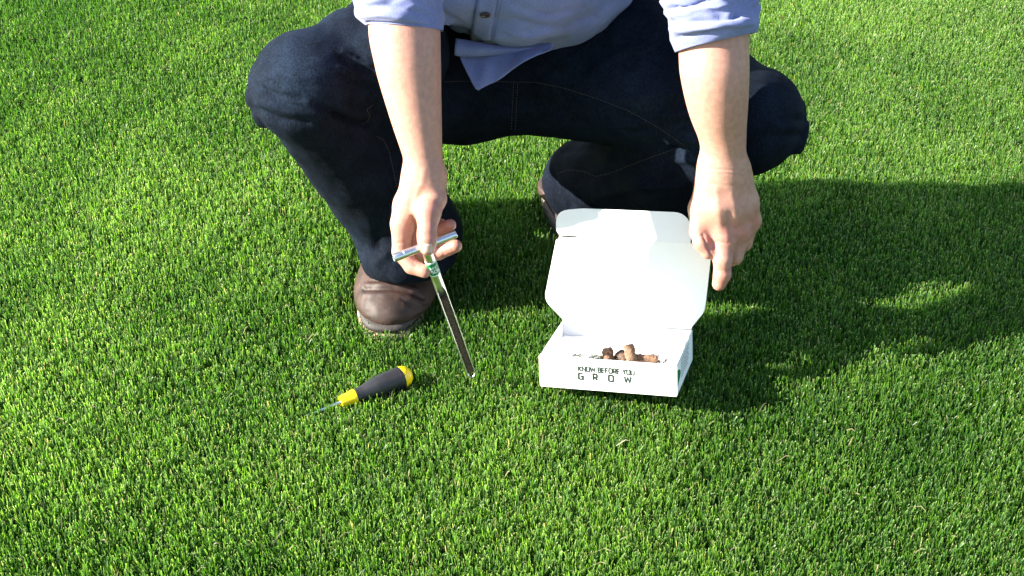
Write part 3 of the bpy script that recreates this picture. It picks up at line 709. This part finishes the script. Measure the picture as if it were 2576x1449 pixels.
# -- lettering: mitred stroke outlines of squarish capitals (x 0..w, y 0..1)
def rr(w, h, c): return [(c, 0), (w-c, 0), (w, c), (w, h-c), (w-c, h), (c, h), (0, h-c), (0, c), (c, 0)]
LET = {
 'K': (.62, [[(0, 0), (0, 1)], [(.62, 1), (.16, .5), (.62, 0)]]), 'N': (.66, [[(0, 0), (0, 1), (.66, 0), (.66, 1)]]),
 'O': (.70, [[(.16, 0), (.54, 0), (.66, .05), (.70, .18), (.70, .82), (.66, .95), (.54, 1), (.16, 1), (.04, .95), (0, .82), (0, .18), (.04, .05), (.16, 0)]]),
 'W': (1.0, [[(0, 1), (.22, 0), (.5, .85), (.78, 0), (1.0, 1)]]),
 'B': (.62, [[(0, 0), (.46, 0), (.6, .1), (.6, .42), (.48, .52), (0, .52)], [(0, 0), (0, 1), (.42, 1), (.54, .9), (.54, .62), (.44, .52)]]),
 'E': (.55, [[(.55, 0), (.08, 0), (0, .08), (0, .92), (.08, 1), (.55, 1)], [(0, .52), (.5, .52)]]), 'F': (.52, [[(0, 0), (0, .92), (.08, 1), (.52, 1)], [(0, .5), (.47, .5)]]),
 'R': (.62, [[(0, 0), (0, 1), (.46, 1), (.58, .9), (.58, .54), (.46, .44), (0, .44)], [(.30, .44), (.62, 0)]]), 'Y': (.68, [[(0, 1), (.34, .48), (.68, 1)], [(.34, .48), (.34, 0)]]),
 'U': (.66, [[(0, 1), (0, .16), (.05, .04), (.16, 0), (.50, 0), (.61, .04), (.66, .16), (.66, 1)]]),
 'G': (.66, [[(.62, 1), (.14, 1), (.03, .95), (0, .84), (0, .16), (.03, .05), (.14, 0), (.66, 0), (.66, .48), (.34, .48)]]),
 'M': (.86, [[(0, 0), (0, 1), (.43, .3), (.86, 1), (.86, 0)]]), 'S': (.58, [[(0, 0), (.46, 0), (.58, .1), (.58, .42), (.47, .52), (.11, .52), (0, .62), (0, .9), (.12, 1), (.56, 1)]]),
 'I': (.0, [[(0, 0), (0, 1)]]), 'L': (.5, [[(0, 1), (0, .08), (.08, 0), (.5, 0)]]),
}
def ribbon(pts, w):
    pts = [np.array(p, float) for p in pts]; n = len(pts); closed = np.linalg.norm(pts[0]-pts[-1]) < 1e-6; out = []
    for i in range(n):
        a = pts[i]-pts[i-1] if i > 0 else (pts[-1]-pts[-2] if closed else pts[1]-pts[0])
        b = pts[i+1]-pts[i] if i < n-1 else (pts[1]-pts[0] if closed else pts[-1]-pts[-2])
        a, b = a/np.linalg.norm(a), b/np.linalg.norm(b); t = a+b; t = t/max(.3, np.linalg.norm(t)); nn = np.array([-t[1], t[0]])
        k = w/2/max(.45, nn@np.array([-a[1], a[0]])); out.append((pts[i]+nn*k, pts[i]-nn*k))
    return out
def letters(m, text, x0, y0, h, widths, mapf, wgt=.15):
    """text at x0,y0 with cap height h; widths: x of each letter (or a gap); mapf maps (x,y,layer) to 3D"""
    x = x0
    for i, ch in enumerate(text):
        if ch == ' ': x += .42*h; continue
        w, strokes = LET[ch]
        if isinstance(widths, list): x = widths[i]
        for k, st in enumerate(strokes):
            rb = ribbon([(p[0]*h, p[1]*h) for p in st], wgt*h); V = []; F = []
            for l, r in rb: V += [mapf(x+l[0], y0+l[1], k), mapf(x+r[0], y0+r[1], k)]
            for j in range(len(rb)-1): F.append((2*j, 2*j+1, 2*j+3, 2*j+2))
            m.add(V, F)
        x += (w+.27)*h if not isinstance(widths, list) else 0
    return x
lh = .0042; m = MB()
mapL = lambda x, y, k: on_shaft(.42+x/RS, mid-y, .00085+.00005*k)
sgnL = -1 if (px(on_shaft(.5, mid, 0))[0] < px(on_shaft(-.5, mid, 0))[0]) else 1
mapL = lambda x, y, k: on_shaft(sgnL*(x/RS)+sgnL*.25, mid-y, .00085+.00005*k)
letters(m, 'MY', -.0048, .0004, .0040, 0, mapL, .19); letters(m, 'SOIL', -.0048, -.0050, .0040, 0, mapL, .19)
pchild('label_lettering', m, M_labelwhite, False)
# soil packed in the slot
m = MB(); rings = []
for t in np.linspace(t_soil, SLEN-.006, 90):
    c = HC+SAX*t; r0 = RS*.78*(1-.10*max(0, (t-SLEN*.55)/(SLEN*.45))); 
    a = np.linspace(0, 2*math.pi, 20, endpoint=False)
    rings.append([c+(toc*math.cos(q)*(.62 if math.cos(q) > 0 else 1)+side*math.sin(q))*r0*(1+rng.normal()*.06*(math.cos(q) > 0)) for q in a])
m.rings(rings); o = m.build('soil_core', M_soil, None, False)
tag(o, 'long dark soil core packed inside the slot of the steel probe', 'soil core')

# ------------------------------------------------------------------ screwdriver
q0 = G(1030, 941, .031); q1 = G(857, 1012, .024); sax = nrm(q1-q0); LH = np.linalg.norm(q1-q0); TIPS = G(763, 1051, .013)
sd = tag(empty('screwdriver', (q0+q1)/2), 'screwdriver with black grip and yellow ends lying in the grass', 'screwdriver')
def schild(name, m, mat, smooth=True, par=None):
    o = link(name, mesh(name, np.array(m.v), m.f, smooth), mat); o.parent = par or sd; o.matrix_parent_inverse = Matrix.Translation(-Vector((q0+q1)/2))
    es = o.modifiers.new('edges', 'EDGE_SPLIT'); es.split_angle = math.radians(35); return o
RG = .0142
m = MB(); m.lathe(q0, q1, [(-.0030, .0004), (-.0026, .004), (-.0012, .0078), (.002, .0112), (.006, .0132), (.0095, RG*.985), (.0100, RG*.99), (.0105, RG*.94)], 36); schild('end_cap', m, M_yellow)
gp = [(.0098, RG*.93), (.0101, RG), (.018, RG*1.01), (.034, RG*1.0), (.046, RG*.93), (.056, RG*.80), (.064, RG*.68), (.070, RG*.635), (.0735, RG*.66), (.0740, RG*.6)]
m = MB(); nseg = 48; uG, wG = frame(sax); rings = []
gt = np.linspace(.0098, .0740, 44)
for t in gt:
    r0 = np.interp(t, [p[0] for p in gp], [p[1] for p in gp]); c = q0+sax*t
    rings.append([c+(uG*math.cos(a)+wG*math.sin(a))*r0*(1+.028*math.cos(3*a+.6)*min(1, max(0, (.062-t)/.02))) for a in np.linspace(0, 2*math.pi, nseg, endpoint=False)])
m.rings(rings); grip = schild('grip', m, M_black)
m = MB(); m.lathe(q0, q1, [(.0736, RG*.60), (.0738, RG*.67), (.078, RG*.66), (LH-.012, RG*.58), (LH-.003, RG*.56), (LH, RG*.50), (LH, .003)], 36); schild('collar', m, M_yellow)
m = MB(); l2 = np.linalg.norm(TIPS-q1); m.lathe(q1-nrm(TIPS-q1)*.002, TIPS, [(0, .0020), (l2*.78, .0019), (l2*.86, .0028), (l2, .0024)], 14); schild('shank', m, M_steel)
# embossed panel on the grip: raised diamonds and a rim on the camera side
tocg = nrm(CAM-q0); tocg = nrm(tocg-sax*(tocg@sax)); upg = nrm(UPV-sax*(UPV@sax)); cen = nrm(tocg*.55+upg*.85); sdg = np.cross(sax, cen)
def on_grip(t, a, off):
    r0 = np.interp(t, [p[0] for p in gp], [p[1] for p in gp]); return q0+sax*t+(cen*math.cos(a)+sdg*math.sin(a))*(r0*1.03+off)
m = MB()
for i in range(22):
    for j in range(7):
        if abs(j-3) < 2 and 5 < i < 16: continue
        t = .016+i*.0019; a = (j-3+(i % 2)*.5)*.145*(1-.010*i); 
        c = on_grip(t, a, .0009); V = [on_grip(t-.0009, a, 0), on_grip(t, a-.065, 0), on_grip(t+.0009, a, 0), on_grip(t, a+.065, 0), c]
        m.add(V, [(0, 1, 4), (1, 2, 4), (2, 3, 4), (3, 0, 4)])
o = schild('grip_texture', m, M_black, False, grip); o['kind'] = 'stuff'
m = MB(); loop = [on_grip(.0135+.0465*k/14, -.55+.15*(k/14)**2, .0004) for k in range(15)]+[on_grip(.060-.0465*k/14, .40*(k/14)**.3+.0, .0004) for k in range(1, 15)]
for a, b in zip(loop, loop[1:]+loop[:1]): m.lathe(a, b, [(0, .00045), (max(1e-4, np.linalg.norm(b-a)), .00045)], 5)
schild('panel_rim', m, M_black, False, grip)

# ------------------------------------------------------------------ mailer box
def Rm(yaw, tilt, roll):
    return Matrix.Rotation(yaw, 3, 'Z') @ Matrix.Rotation(tilt, 3, 'X') @ Matrix.Rotation(roll, 3, 'Y')
BW, BD, BH, BT = .1676, .1125, .0411, .0012
BM = Matrix.Translation((.1149, -.2838, .0465)) @ Rm(-.2934, -.2285, -.1187).to_4x4()
box = tag(empty('mailer_box', M=BM), 'white cardboard mailer box with raised lid, printed KNOW BEFORE YOU GROW', 'box')
BMn = np.array(BM); BMi = np.array(BM.inverted())
w2 = BW/2
def bpart(name, m, mat=M_card, par=None, bev=.0004, smooth=False):
    o = m.build(name, mat, par or box, smooth)
    if bev: bevel(o, bev, 2)
    return o
m = MB(); m.box((-w2, 0, 0), (w2, BT*2, BH)); front = bpart('front_wall', m, bev=.0008)
m = MB(); m.box((-w2+BT, BD-BT, 0), (w2-BT, BD, BH-.0006)); bpart('back_wall', m)
m = MB(); m.box((-w2, BT*2+.0003, .0), (-w2+BT, BD, BH-.0003)); bpart('side_wall', m)
m = MB(); m.box((w2-BT, BT*2+.0003, .0), (w2, BD, BH-.0003)); sideR = bpart('side_wall', m)
m = MB(); m.box((-w2+BT+.0002, BT*2+.0004, .0004), (w2-BT-.0002, BD-BT-.0003, BT)); bpart('base', m)
ZI = BH-.0185
m = MB(); m.box((-w2+BT+.0004, BT*2+.0006, ZI-BT), (w2-BT-.0004, BD-BT-.0005, ZI)); bpart('insert_tray', m)
# kraft edges of the folded corners
for x_ in (-w2-.0007, w2+.0001): m = MB(); m.box((x_, .0004, .002), (x_+.0006, .0022, BH-.001)); bpart('card_edge', m, M_kraft, bev=0)
# lid: hinged at the back rim, leaning back
LL = .1135; LA = math.radians(90)
def lidp(u, v, off=0.): return np.array([u, BD+math.cos(LA)*v+.0002-off*math.sin(LA)*-1*0-off, BH+math.sin(LA)*v+.0002])
def rounded(pts, rad, seg=5):
    """round selected corners: pts [(u,v,r)]"""
    out = []; n = len(pts)
    for i, (x, y, r) in enumerate(pts):
        p = np.array([x, y])
        if r <= 0: out.append(p); continue
        a = np.array(pts[i-1][:2])-p; b = np.array(pts[(i+1) % n][:2])-p
        ra = min(r, np.linalg.norm(a)*.49); rb = min(r, np.linalg.norm(b)*.49); pa = p+a/np.linalg.norm(a)*ra; pb = p+b/np.linalg.norm(b)*rb
        for k in range(seg+1):
            t = k/seg; out.append((1-t)**2*pa+2*t*(1-t)*p+t*t*pb)
    return out
ld_out = rounded([(-w2+.0012, 0, 0), (w2-.0012, 0, 0), (w2, .004, 0), (w2, LL, .0), (-w2, LL, 0), (-w2, .004, 0)], 0)
m = MB(); m.prism(([lidp(*p) for p in ld_out], (0, -1, 0)), 0, BT); lid = bpart('lid', m, bev=0)
# dust flaps, folded out flat beside the lid
fl_l = rounded([(-w2, .004, 0), (-w2, LL-.003, .0), (-w2-.0035, LL-.003, .003), (-w2-.0215, .033, .006), (-w2-.0185, .0235, .005)], 0)
m = MB(); m.prism(([lidp(p[0], p[1]) for p in fl_l], (0, -1, 0)), .0, BT); bpart('dust_flap', m, par=lid, bev=0)
fl_r = rounded([(w2, .004, 0), (w2+.0145, .024, .005), (w2+.0165, .034, .006), (w2+.0235, LL-.012, .006), (w2+.012, LL-.002, .004), (w2, LL-.002, .0)], 0)
m = MB(); m.prism(([lidp(p[0], p[1]) for p in fl_r], (0, -1, 0)), .0, BT); bpart('dust_flap', m, par=lid, bev=0)
# tuck flap, bent a little backwards, with the slit at its left corner
TB = math.radians(14); TF = .037
tk = rounded([(-w2+.024, .0, 0), (w2-.002, .0, 0), (w2, .02, .0), (w2-.012, TF, .012), (-w2+.03, TF, .006), (-w2-.0045, TF-.004, .022), (-w2-.0035, .0022, .010), (-w2+.0235, .0022, .0)], 0)
def tuckp(u, v): return np.array([u, BD+.0002+math.sin(TB)*v, BH+LL+math.cos(TB)*v])
m = MB(); m.prism(([tuckp(*p) for p in tk], (0, -math.cos(TB), math.sin(TB))), 0, BT); bpart('tuck_flap', m, par=lid, bev=0)
# print on the front wall
m = MB(); mapF = lambda x, y, k: (x, -.00035-.00008*k, y)
tx0 = -w2+.290*BW; tw = .405*BW; h1 = .0062; 
words = 'KNOW BEFORE YOU'
nat = sum((LET[c][0]+.27)*h1 if c != ' ' else .42*h1 for c in words)-.27*h1; sc = tw/nat
mapF1 = lambda x, y, k: (tx0+x*sc, -.00035-.00008*k, y)
letters(m, words, 0, BH*.60, h1, 0, mapF1, .29); 
h2 = .0078; gx = [tx0+f*tw for f in (.0, .265, .545, .83)]
letters(m, 'GROW', 0, BH*.345, h2, gx, mapF, .30)
bpart('slogan_print', m, M_ink, front, 0)
# print on the right side: green leaf and lines of small type
m = MB(); yz = []
for k in range(15): t = k/14; yz.append((.0035+.0225*math.sin(math.pi*t)**.8, .011+.021*t))
yz = [(.0035, .0105)]+yz[1:-1]+[(.0035, .0325)]
m.add([(w2+.0003, a, b) for a, b in yz], [tuple(range(len(yz)))]); bpart('leaf_print', m, M_labelgreen, sideR, 0)
m = MB()
for r in range(6):
    y = .020
    z = .0335-r*.0042
    y = .030
    while y < .085-(r % 3)*.006:
        l = random.uniform(.003, .009); m.add([(w2+.0003, y, z), (w2+.0003, y+l, z), (w2+.0003, y+l, z+.0011), (w2+.0003, y, z+.0011)], [(0, 1, 2, 3)]); y += l+.0016
bpart('small_print', m, M_ink, sideR, 0)

# soil cores and crumbs on the tray
def tray(x, y, z):
    """point on the plane z (box frame) seen at x, y"""
    c = BMi@np.array([*CAM, 1]); r = BMi[:3, :3]@(P(x, y, 1.)-CAM); return c[:3]+r*((z-c[2])/r[2])
def loc(p): return (BMn@np.array([*p, 1]))[:3]
def core(a, b, r, mat, seed, label):
    rg = np.random.default_rng(seed); m = MB(); a, b = np.asarray(a), np.asarray(b); ax = nrm(b-a); u, w = frame(ax); L = np.linalg.norm(b-a); n = 22
    rings = []; rows = 18
    for i in range(rows):
        t = i/(rows-1); rings.append([a+ax*L*t+(u*math.cos(q)+w*math.sin(q))*r*(1+.07*math.sin(3*q+seed)*math.sin(5*t+seed)+rg.normal()*.10+.06*math.sin(11*t+2*q+seed))+ax*(rg.normal()*.0013 if i in (0, rows-1) else 0) for q in np.linspace(0, 2*math.pi, n, endpoint=False)])
    for k, i in ((0, 0), (1, -1)):
        c = np.mean(rings[i], 0); inner = [c+(np.array(p)-c)*.55+ax*(.0012 if k else -.0012)*(1+rg.normal()*.4) for p in rings[i]]
        rings = [inner]+rings if k == 0 else rings+[inner]
    V = []
    m.rings(rings); o = m.build('soil_core', mat, None, True)
    return tag(o, label, 'soil core', 'soil cores lying in the white box')
z1 = ZI+.0058
core(loc(tray(1530, 905, ZI+.001)), loc(tray(1530, 905, ZI+.001)+np.array([-.001, .004, .0125])), .0068, M_soil2, 1, 'short stubby soil core standing among grass clippings, leftmost in the white box')
core(loc(tray(1559, 890, z1+.001)), loc(tray(1577, 904, z1)), .0058, M_soil3, 2, 'dark soil core behind the crossing one in the white box')
core(loc(tray(1590, 909, ZI+.0065)), loc(tray(1590, 909, ZI+.0065)+np.array([-.006, .010, .0155])), .0064, M_soil2, 3, 'pale brown soil core propped steeply across the other cores in the box')
core(loc(tray(1600, 903, z1)), loc(tray(1651, 904, z1)), .0056, M_soil2, 4, 'pale brown soil core lying flat, rightmost in the white box')
m = MB()
for i in range(320):
    x = random.choice([random.gauss(1535, 22), random.gauss(1625, 24), random.uniform(1440, 1660)]); y = 897+random.gauss(4, 5)+(x-1540)*.06
    r = random.uniform(.0004, .0014)*(1 if random.random() < .8 else 1.7); c = tray(x, y, ZI+r*.8)
    if not (BT*2 < c[1] < BD-.003): continue
    c = loc(c); V = [c+np.array(d)*r*random.uniform(.6, 1.2) for d in ((1, 0, 0), (-1, 0, 0), (0, 1, 0), (0, -1, 0), (0, 0, 1), (0, 0, -1))]
    m.add(V, [(0, 2, 4), (2, 1, 4), (1, 3, 4), (3, 0, 4), (2, 0, 5), (1, 2, 5), (3, 1, 5), (0, 3, 5)])
tag(m.build('soil_crumbs', M_soil, None), kind='stuff')
m = MB()
for i in range(46):
    x = 1505+random.gauss(0, 24); y = 899+random.gauss(0, 5)+(x-1505)*.05; x = min(x, 1560)
    c = tray(x, y, ZI+.001+random.random()*.003)
    if not (BT*2 < c[1] < BD-.006): continue
    a = random.gauss(0, .6); l = random.uniform(.003, .010); d = np.array([math.cos(a), math.sin(a), random.gauss(0, .12)])*l; w = np.array([-math.sin(a), math.cos(a), 0])*.0007
    p0, p1 = c-d/2, c+d/2; p0[2] = max(p0[2], ZI+.0005); p1[2] = max(p1[2], ZI+.0005)
    m.add([loc(p0-w), loc(p1-w*.6), loc(p1+w*.6), loc(p0+w), loc(p0+np.array([0, 0, .0005])), loc(p1+np.array([0, 0, .0005]))], [(0, 1, 5, 4), (4, 5, 2, 3), (0, 3, 2, 1)])
tag(m.build('grass_clippings', M_clip, None), kind='stuff')

# ------------------------------------------------------------------ lawn
def lawn(name, pts, ht, width, tips, rows, seed):
    r = np.random.default_rng(seed); n = len(pts)
    lf = wob2(pts, .55, 1)*.5+wob2(pts, .16, 2)*.5; hf = wob2(pts, .05, 3)
    h = ht*(1+.08*lf+.05*hf+r.normal(size=n)*.11); h = np.clip(h, .008, .045)
    lean = np.abs(r.normal(size=n))*.29+.05; az = r.uniform(0, 2*np.pi, n)+.8*wob2(pts, .12, 6)
    flat = r.random(n) < .05; lean[flat] += r.uniform(.5, 1.0, flat.sum())
    for Mw in (boot_R, boot_L):           # trodden aside round the boots
        Mi = np.array(Mw.inverted()); lx = (Mi[0, 0]*pts[:, 0]+Mi[0, 1]*pts[:, 1]+Mi[0, 3])/.054; ly = (Mi[1, 0]*pts[:, 0]+Mi[1, 1]*pts[:, 1]+Mi[1, 3]+.135)/.161
        d = np.hypot(lx, ly); k = np.clip(1.75-d, 0, .75)/.75; side = (lx < -.5) & (np.abs(ly) < .8)
        out = np.array(Mw)[:2, :2]@np.stack([lx, ly*.4]); oa = np.arctan2(out[1], out[0])
        m_ = (k > 0) & (r.random(n) < k) & side; az[m_] = oa[m_]+r.normal(size=m_.sum())*.5; lean[m_] += .75*k[m_]
    # blades cannot grow through what stands on them
    cap = np.full(n, 9.)
    for f in CEIL: cap = np.minimum(cap, f(pts[:, 0], pts[:, 1]))
    keep = cap > .004; h = np.minimum(h, np.maximum(cap*.95, .002))
    low = cap < .03; lean[low] += .5
    pts, h, lean, az = pts[keep], h[keep], lean[keep], az[keep]; lf, hf = lf[keep], hf[keep]; n = len(pts)
    wd = width*r.uniform(.65, 1.25, n)
    dx, dy = np.cos(az), np.sin(az); fa = az+np.pi/2+r.normal(size=n)*.8; wx, wy = np.cos(fa), np.sin(fa)
    ks = {4: (0, .5, .9, 1.), 3: (0, .91, 1.), 2: (0, 1.)}[rows]; ws = {4: (.8, 1., .72, .50), 3: (1., .85, .55), 2: (1., .7)}[rows]
    V = np.zeros((n, rows*2, 3), np.float32); C = np.zeros((n, rows*2, 3), np.float32)
    stray = r.random(n) < .0016; h[stray] *= r.uniform(1.1, 1.6, stray.sum()); lean[stray] = r.uniform(1.0, 1.35, stray.sum())
    # own colour of each blade
    big = .6*wob2(pts, .75, 9)+.95*pts[:, 0]*np.clip(pts[:, 1]+.2, 0, 1.2); t = r.random(n); hue = np.clip(.45+.5*lf+.22*big+.28*r.normal(size=n), 0, 1)[:, None]
    g0 = np.array([.056, .165, .018]); g1 = np.array([.140, .265, .036]); g2 = np.array([.090, .180, .080])
    col = g0*(1-hue)+g1*hue; bl = (r.random(n) < .36); col[bl] = col[bl]*.4+g2*.6
    col *= (r.uniform(.78, 1.22, n)*(1+.20*lf+.20*np.clip(big, -.8, 1.2)))[:, None]
    straw = (r.random(n) < .012*(1+1.2*np.clip(big, -.7, 1.5)+.8*lf)) | stray; col[straw] = np.array([.42, .36, .20])*r.uniform(.6, 1.1, straw.sum())[:, None]; 
    tip = np.where((r.random(n) < tips*(1+.5*lf+.8*big))[:, None], np.array([.50, .55, .27])*r.uniform(.45, 1.2, n)[:, None], col*1.15)
    for i, (k, w) in enumerate(zip(ks, ws)):
        off = np.sin(lean)*h*k**1.6; z = h*(k*np.cos(lean*k))+.012*k*stray
        cx = pts[:, 0]+dx*off; cy = pts[:, 1]+dy*off
        for sgn, j in ((-1, 0), (1, 1)):
            V[:, 2*i+j, 0] = cx+sgn*wx*wd*w*.5; V[:, 2*i+j, 1] = cy+sgn*wy*wd*w*.5; V[:, 2*i+j, 2] = z+(.0 if i else -.002)+sgn*wd*.15*(i > 0)
            C[:, 2*i+j] = tip if k == 1. else col
    base = (np.arange(n)*rows*2)[:, None]; Q = []
    for i in range(rows-1): Q.append(base+np.array([2*i, 2*i+1, 2*i+3, 2*i+2]))
    Q = np.stack(Q, 1).reshape(-1, 4)
    me = mesh(name, V.reshape(-1, 3), Q, True); vcol(me, C.reshape(-1, 3))
    return tag(link(name, me, M_grass), kind='stuff')
def wob2(p, scale, seed): return wobble(np.concatenate([p, np.zeros((len(p), 1))], 1), scale, seed+100, 2)
def boot_ceiling(Mw):
    Mi = np.array(Mw.inverted())
    def f(x, y):
        lx = Mi[0, 0]*x+Mi[0, 1]*y+Mi[0, 3]; ly = Mi[1, 0]*x+Mi[1, 1]*y+Mi[1, 3]
        d = np.hypot(lx/.054, (ly+.135)/.161); return np.where(d < 1, .0, 9.)
    return f
def box_ceiling(x, y):
    # underside plane of the box, inside its footprint
    n = BMn[:3, 2]; o = BMn[:3, 3]; z = o[2]-(n[0]*(x-o[0])+n[1]*(y-o[1]))/n[2]
    lx = BMi[0, 0]*x+BMi[0, 1]*y+BMi[0, 2]*z+BMi[0, 3]; ly = BMi[1, 0]*x+BMi[1, 1]*y+BMi[1, 2]*z+BMi[1, 3]
    return np.where((np.abs(lx) < w2+.003) & (ly > -.004) & (ly < BD+.003), z-.002, 9.)
def rod_ceiling(a, b, ra, rb):
    a, b = np.asarray(a), np.asarray(b); d = b[:2]-a[:2]; l2 = d@d
    def f(x, y):
        h = np.clip(((x-a[0])*d[0]+(y-a[1])*d[1])/l2, 0, 1); r = ra+(rb-ra)*h; q = np.hypot(x-a[0]-h*d[0], y-a[1]-h*d[1])
        z = a[2]+(b[2]-a[2])*h; return np.where(q < r, z-np.sqrt(np.maximum(r*r-q*q, 0)), 9.)
    return f
CEIL = [boot_ceiling(boot_R), boot_ceiling(boot_L), box_ceiling, rod_ceiling(q0, q0+sax*.055, RG, RG*.8), rod_ceiling(q0+sax*.055, q1, RG*.75, RG*.6), rod_ceiling(TIP, TIP-SAX*.01, .006, .006)]
x0, x1, y0, y1 = -1.15, 1.15, -.65, 1.13
N0 = 700000; p = np.stack([rng.uniform(x0, x1, N0), rng.uniform(y0, y1, N0)], 1)
inside = np.abs(p[:, 0]) < .63+.31*(p[:, 1]+.54)
near = p[inside]; far = p[~inside]
lawn('lawn_grass', near, .0268, .00150, .46, 3, 51)
# beyond the frame the same turf goes on as tiles of blades
TS = .08; tiles = []
keepC = CEIL; CEIL = []; keepB = (boot_R, boot_L); boot_R = boot_L = Matrix.Translation((50, 50, 0))
for k in range(5):
    t_ = lawn('turf_tile', rng.uniform(-TS/2, TS/2, (950, 2)), .0268, .0015, .46, 3, 60+k)
    COL.objects.unlink(t_); tiles.append(t_)
gx_ = np.arange(-3.6, 3.6, TS); gy_ = np.arange(-1.6, 4.6, TS); gp_ = np.array([(x, y) for x in gx_ for y in gy_])
def core_(p, m): return (np.abs(p[:, 0]) < .63+.31*(p[:, 1]+.54)-m) & (np.abs(p[:, 0]) < 1.15-m) & (p[:, 1] > -.65+m) & (p[:, 1] < 1.13-m)
gp_ = gp_[~core_(gp_, .045)]
pick = rng.integers(0, len(tiles), len(gp_))
me = bpy.data.meshes.new('lawn_grass'); me.vertices.add(len(gp_)); me.vertices.foreach_set('co', np.concatenate([gp_, np.zeros((len(gp_), 1))], 1).astype(np.float32).ravel())
at_ = me.attributes.new('pick', 'INT', 'POINT'); at_.data.foreach_set('value', pick.astype(np.int32)); me.update()
outer = tag(link('lawn_grass', me), kind='stuff')
ng = bpy.data.node_groups.new('turf_tiles', 'GeometryNodeTree')
ng.interface.new_socket('Geometry', in_out='INPUT', socket_type='NodeSocketGeometry'); ng.interface.new_socket('Geometry', in_out='OUTPUT', socket_type='NodeSocketGeometry')
gi = ng.nodes.new('NodeGroupInput'); go = ng.nodes.new('NodeGroupOutput'); ip = ng.nodes.new('GeometryNodeInstanceOnPoints'); gt_ = ng.nodes.new('GeometryNodeGeometryToInstance')
for t_ in reversed(tiles):
    oi = ng.nodes.new('GeometryNodeObjectInfo'); oi.inputs['Object'].default_value = t_; ng.links.new(oi.outputs['Geometry'], gt_.inputs[0])
na = ng.nodes.new('GeometryNodeInputNamedAttribute'); na.data_type = 'INT'; na.inputs['Name'].default_value = 'pick'
ip.inputs['Pick Instance'].default_value = True
ng.links.new(gi.outputs[0], ip.inputs['Points']); ng.links.new(gt_.outputs[0], ip.inputs['Instance']); ng.links.new(na.outputs[0], ip.inputs['Instance Index']); ng.links.new(ip.outputs[0], go.inputs[0])
md = outer.modifiers.new('turf', 'NODES'); md.node_group = ng
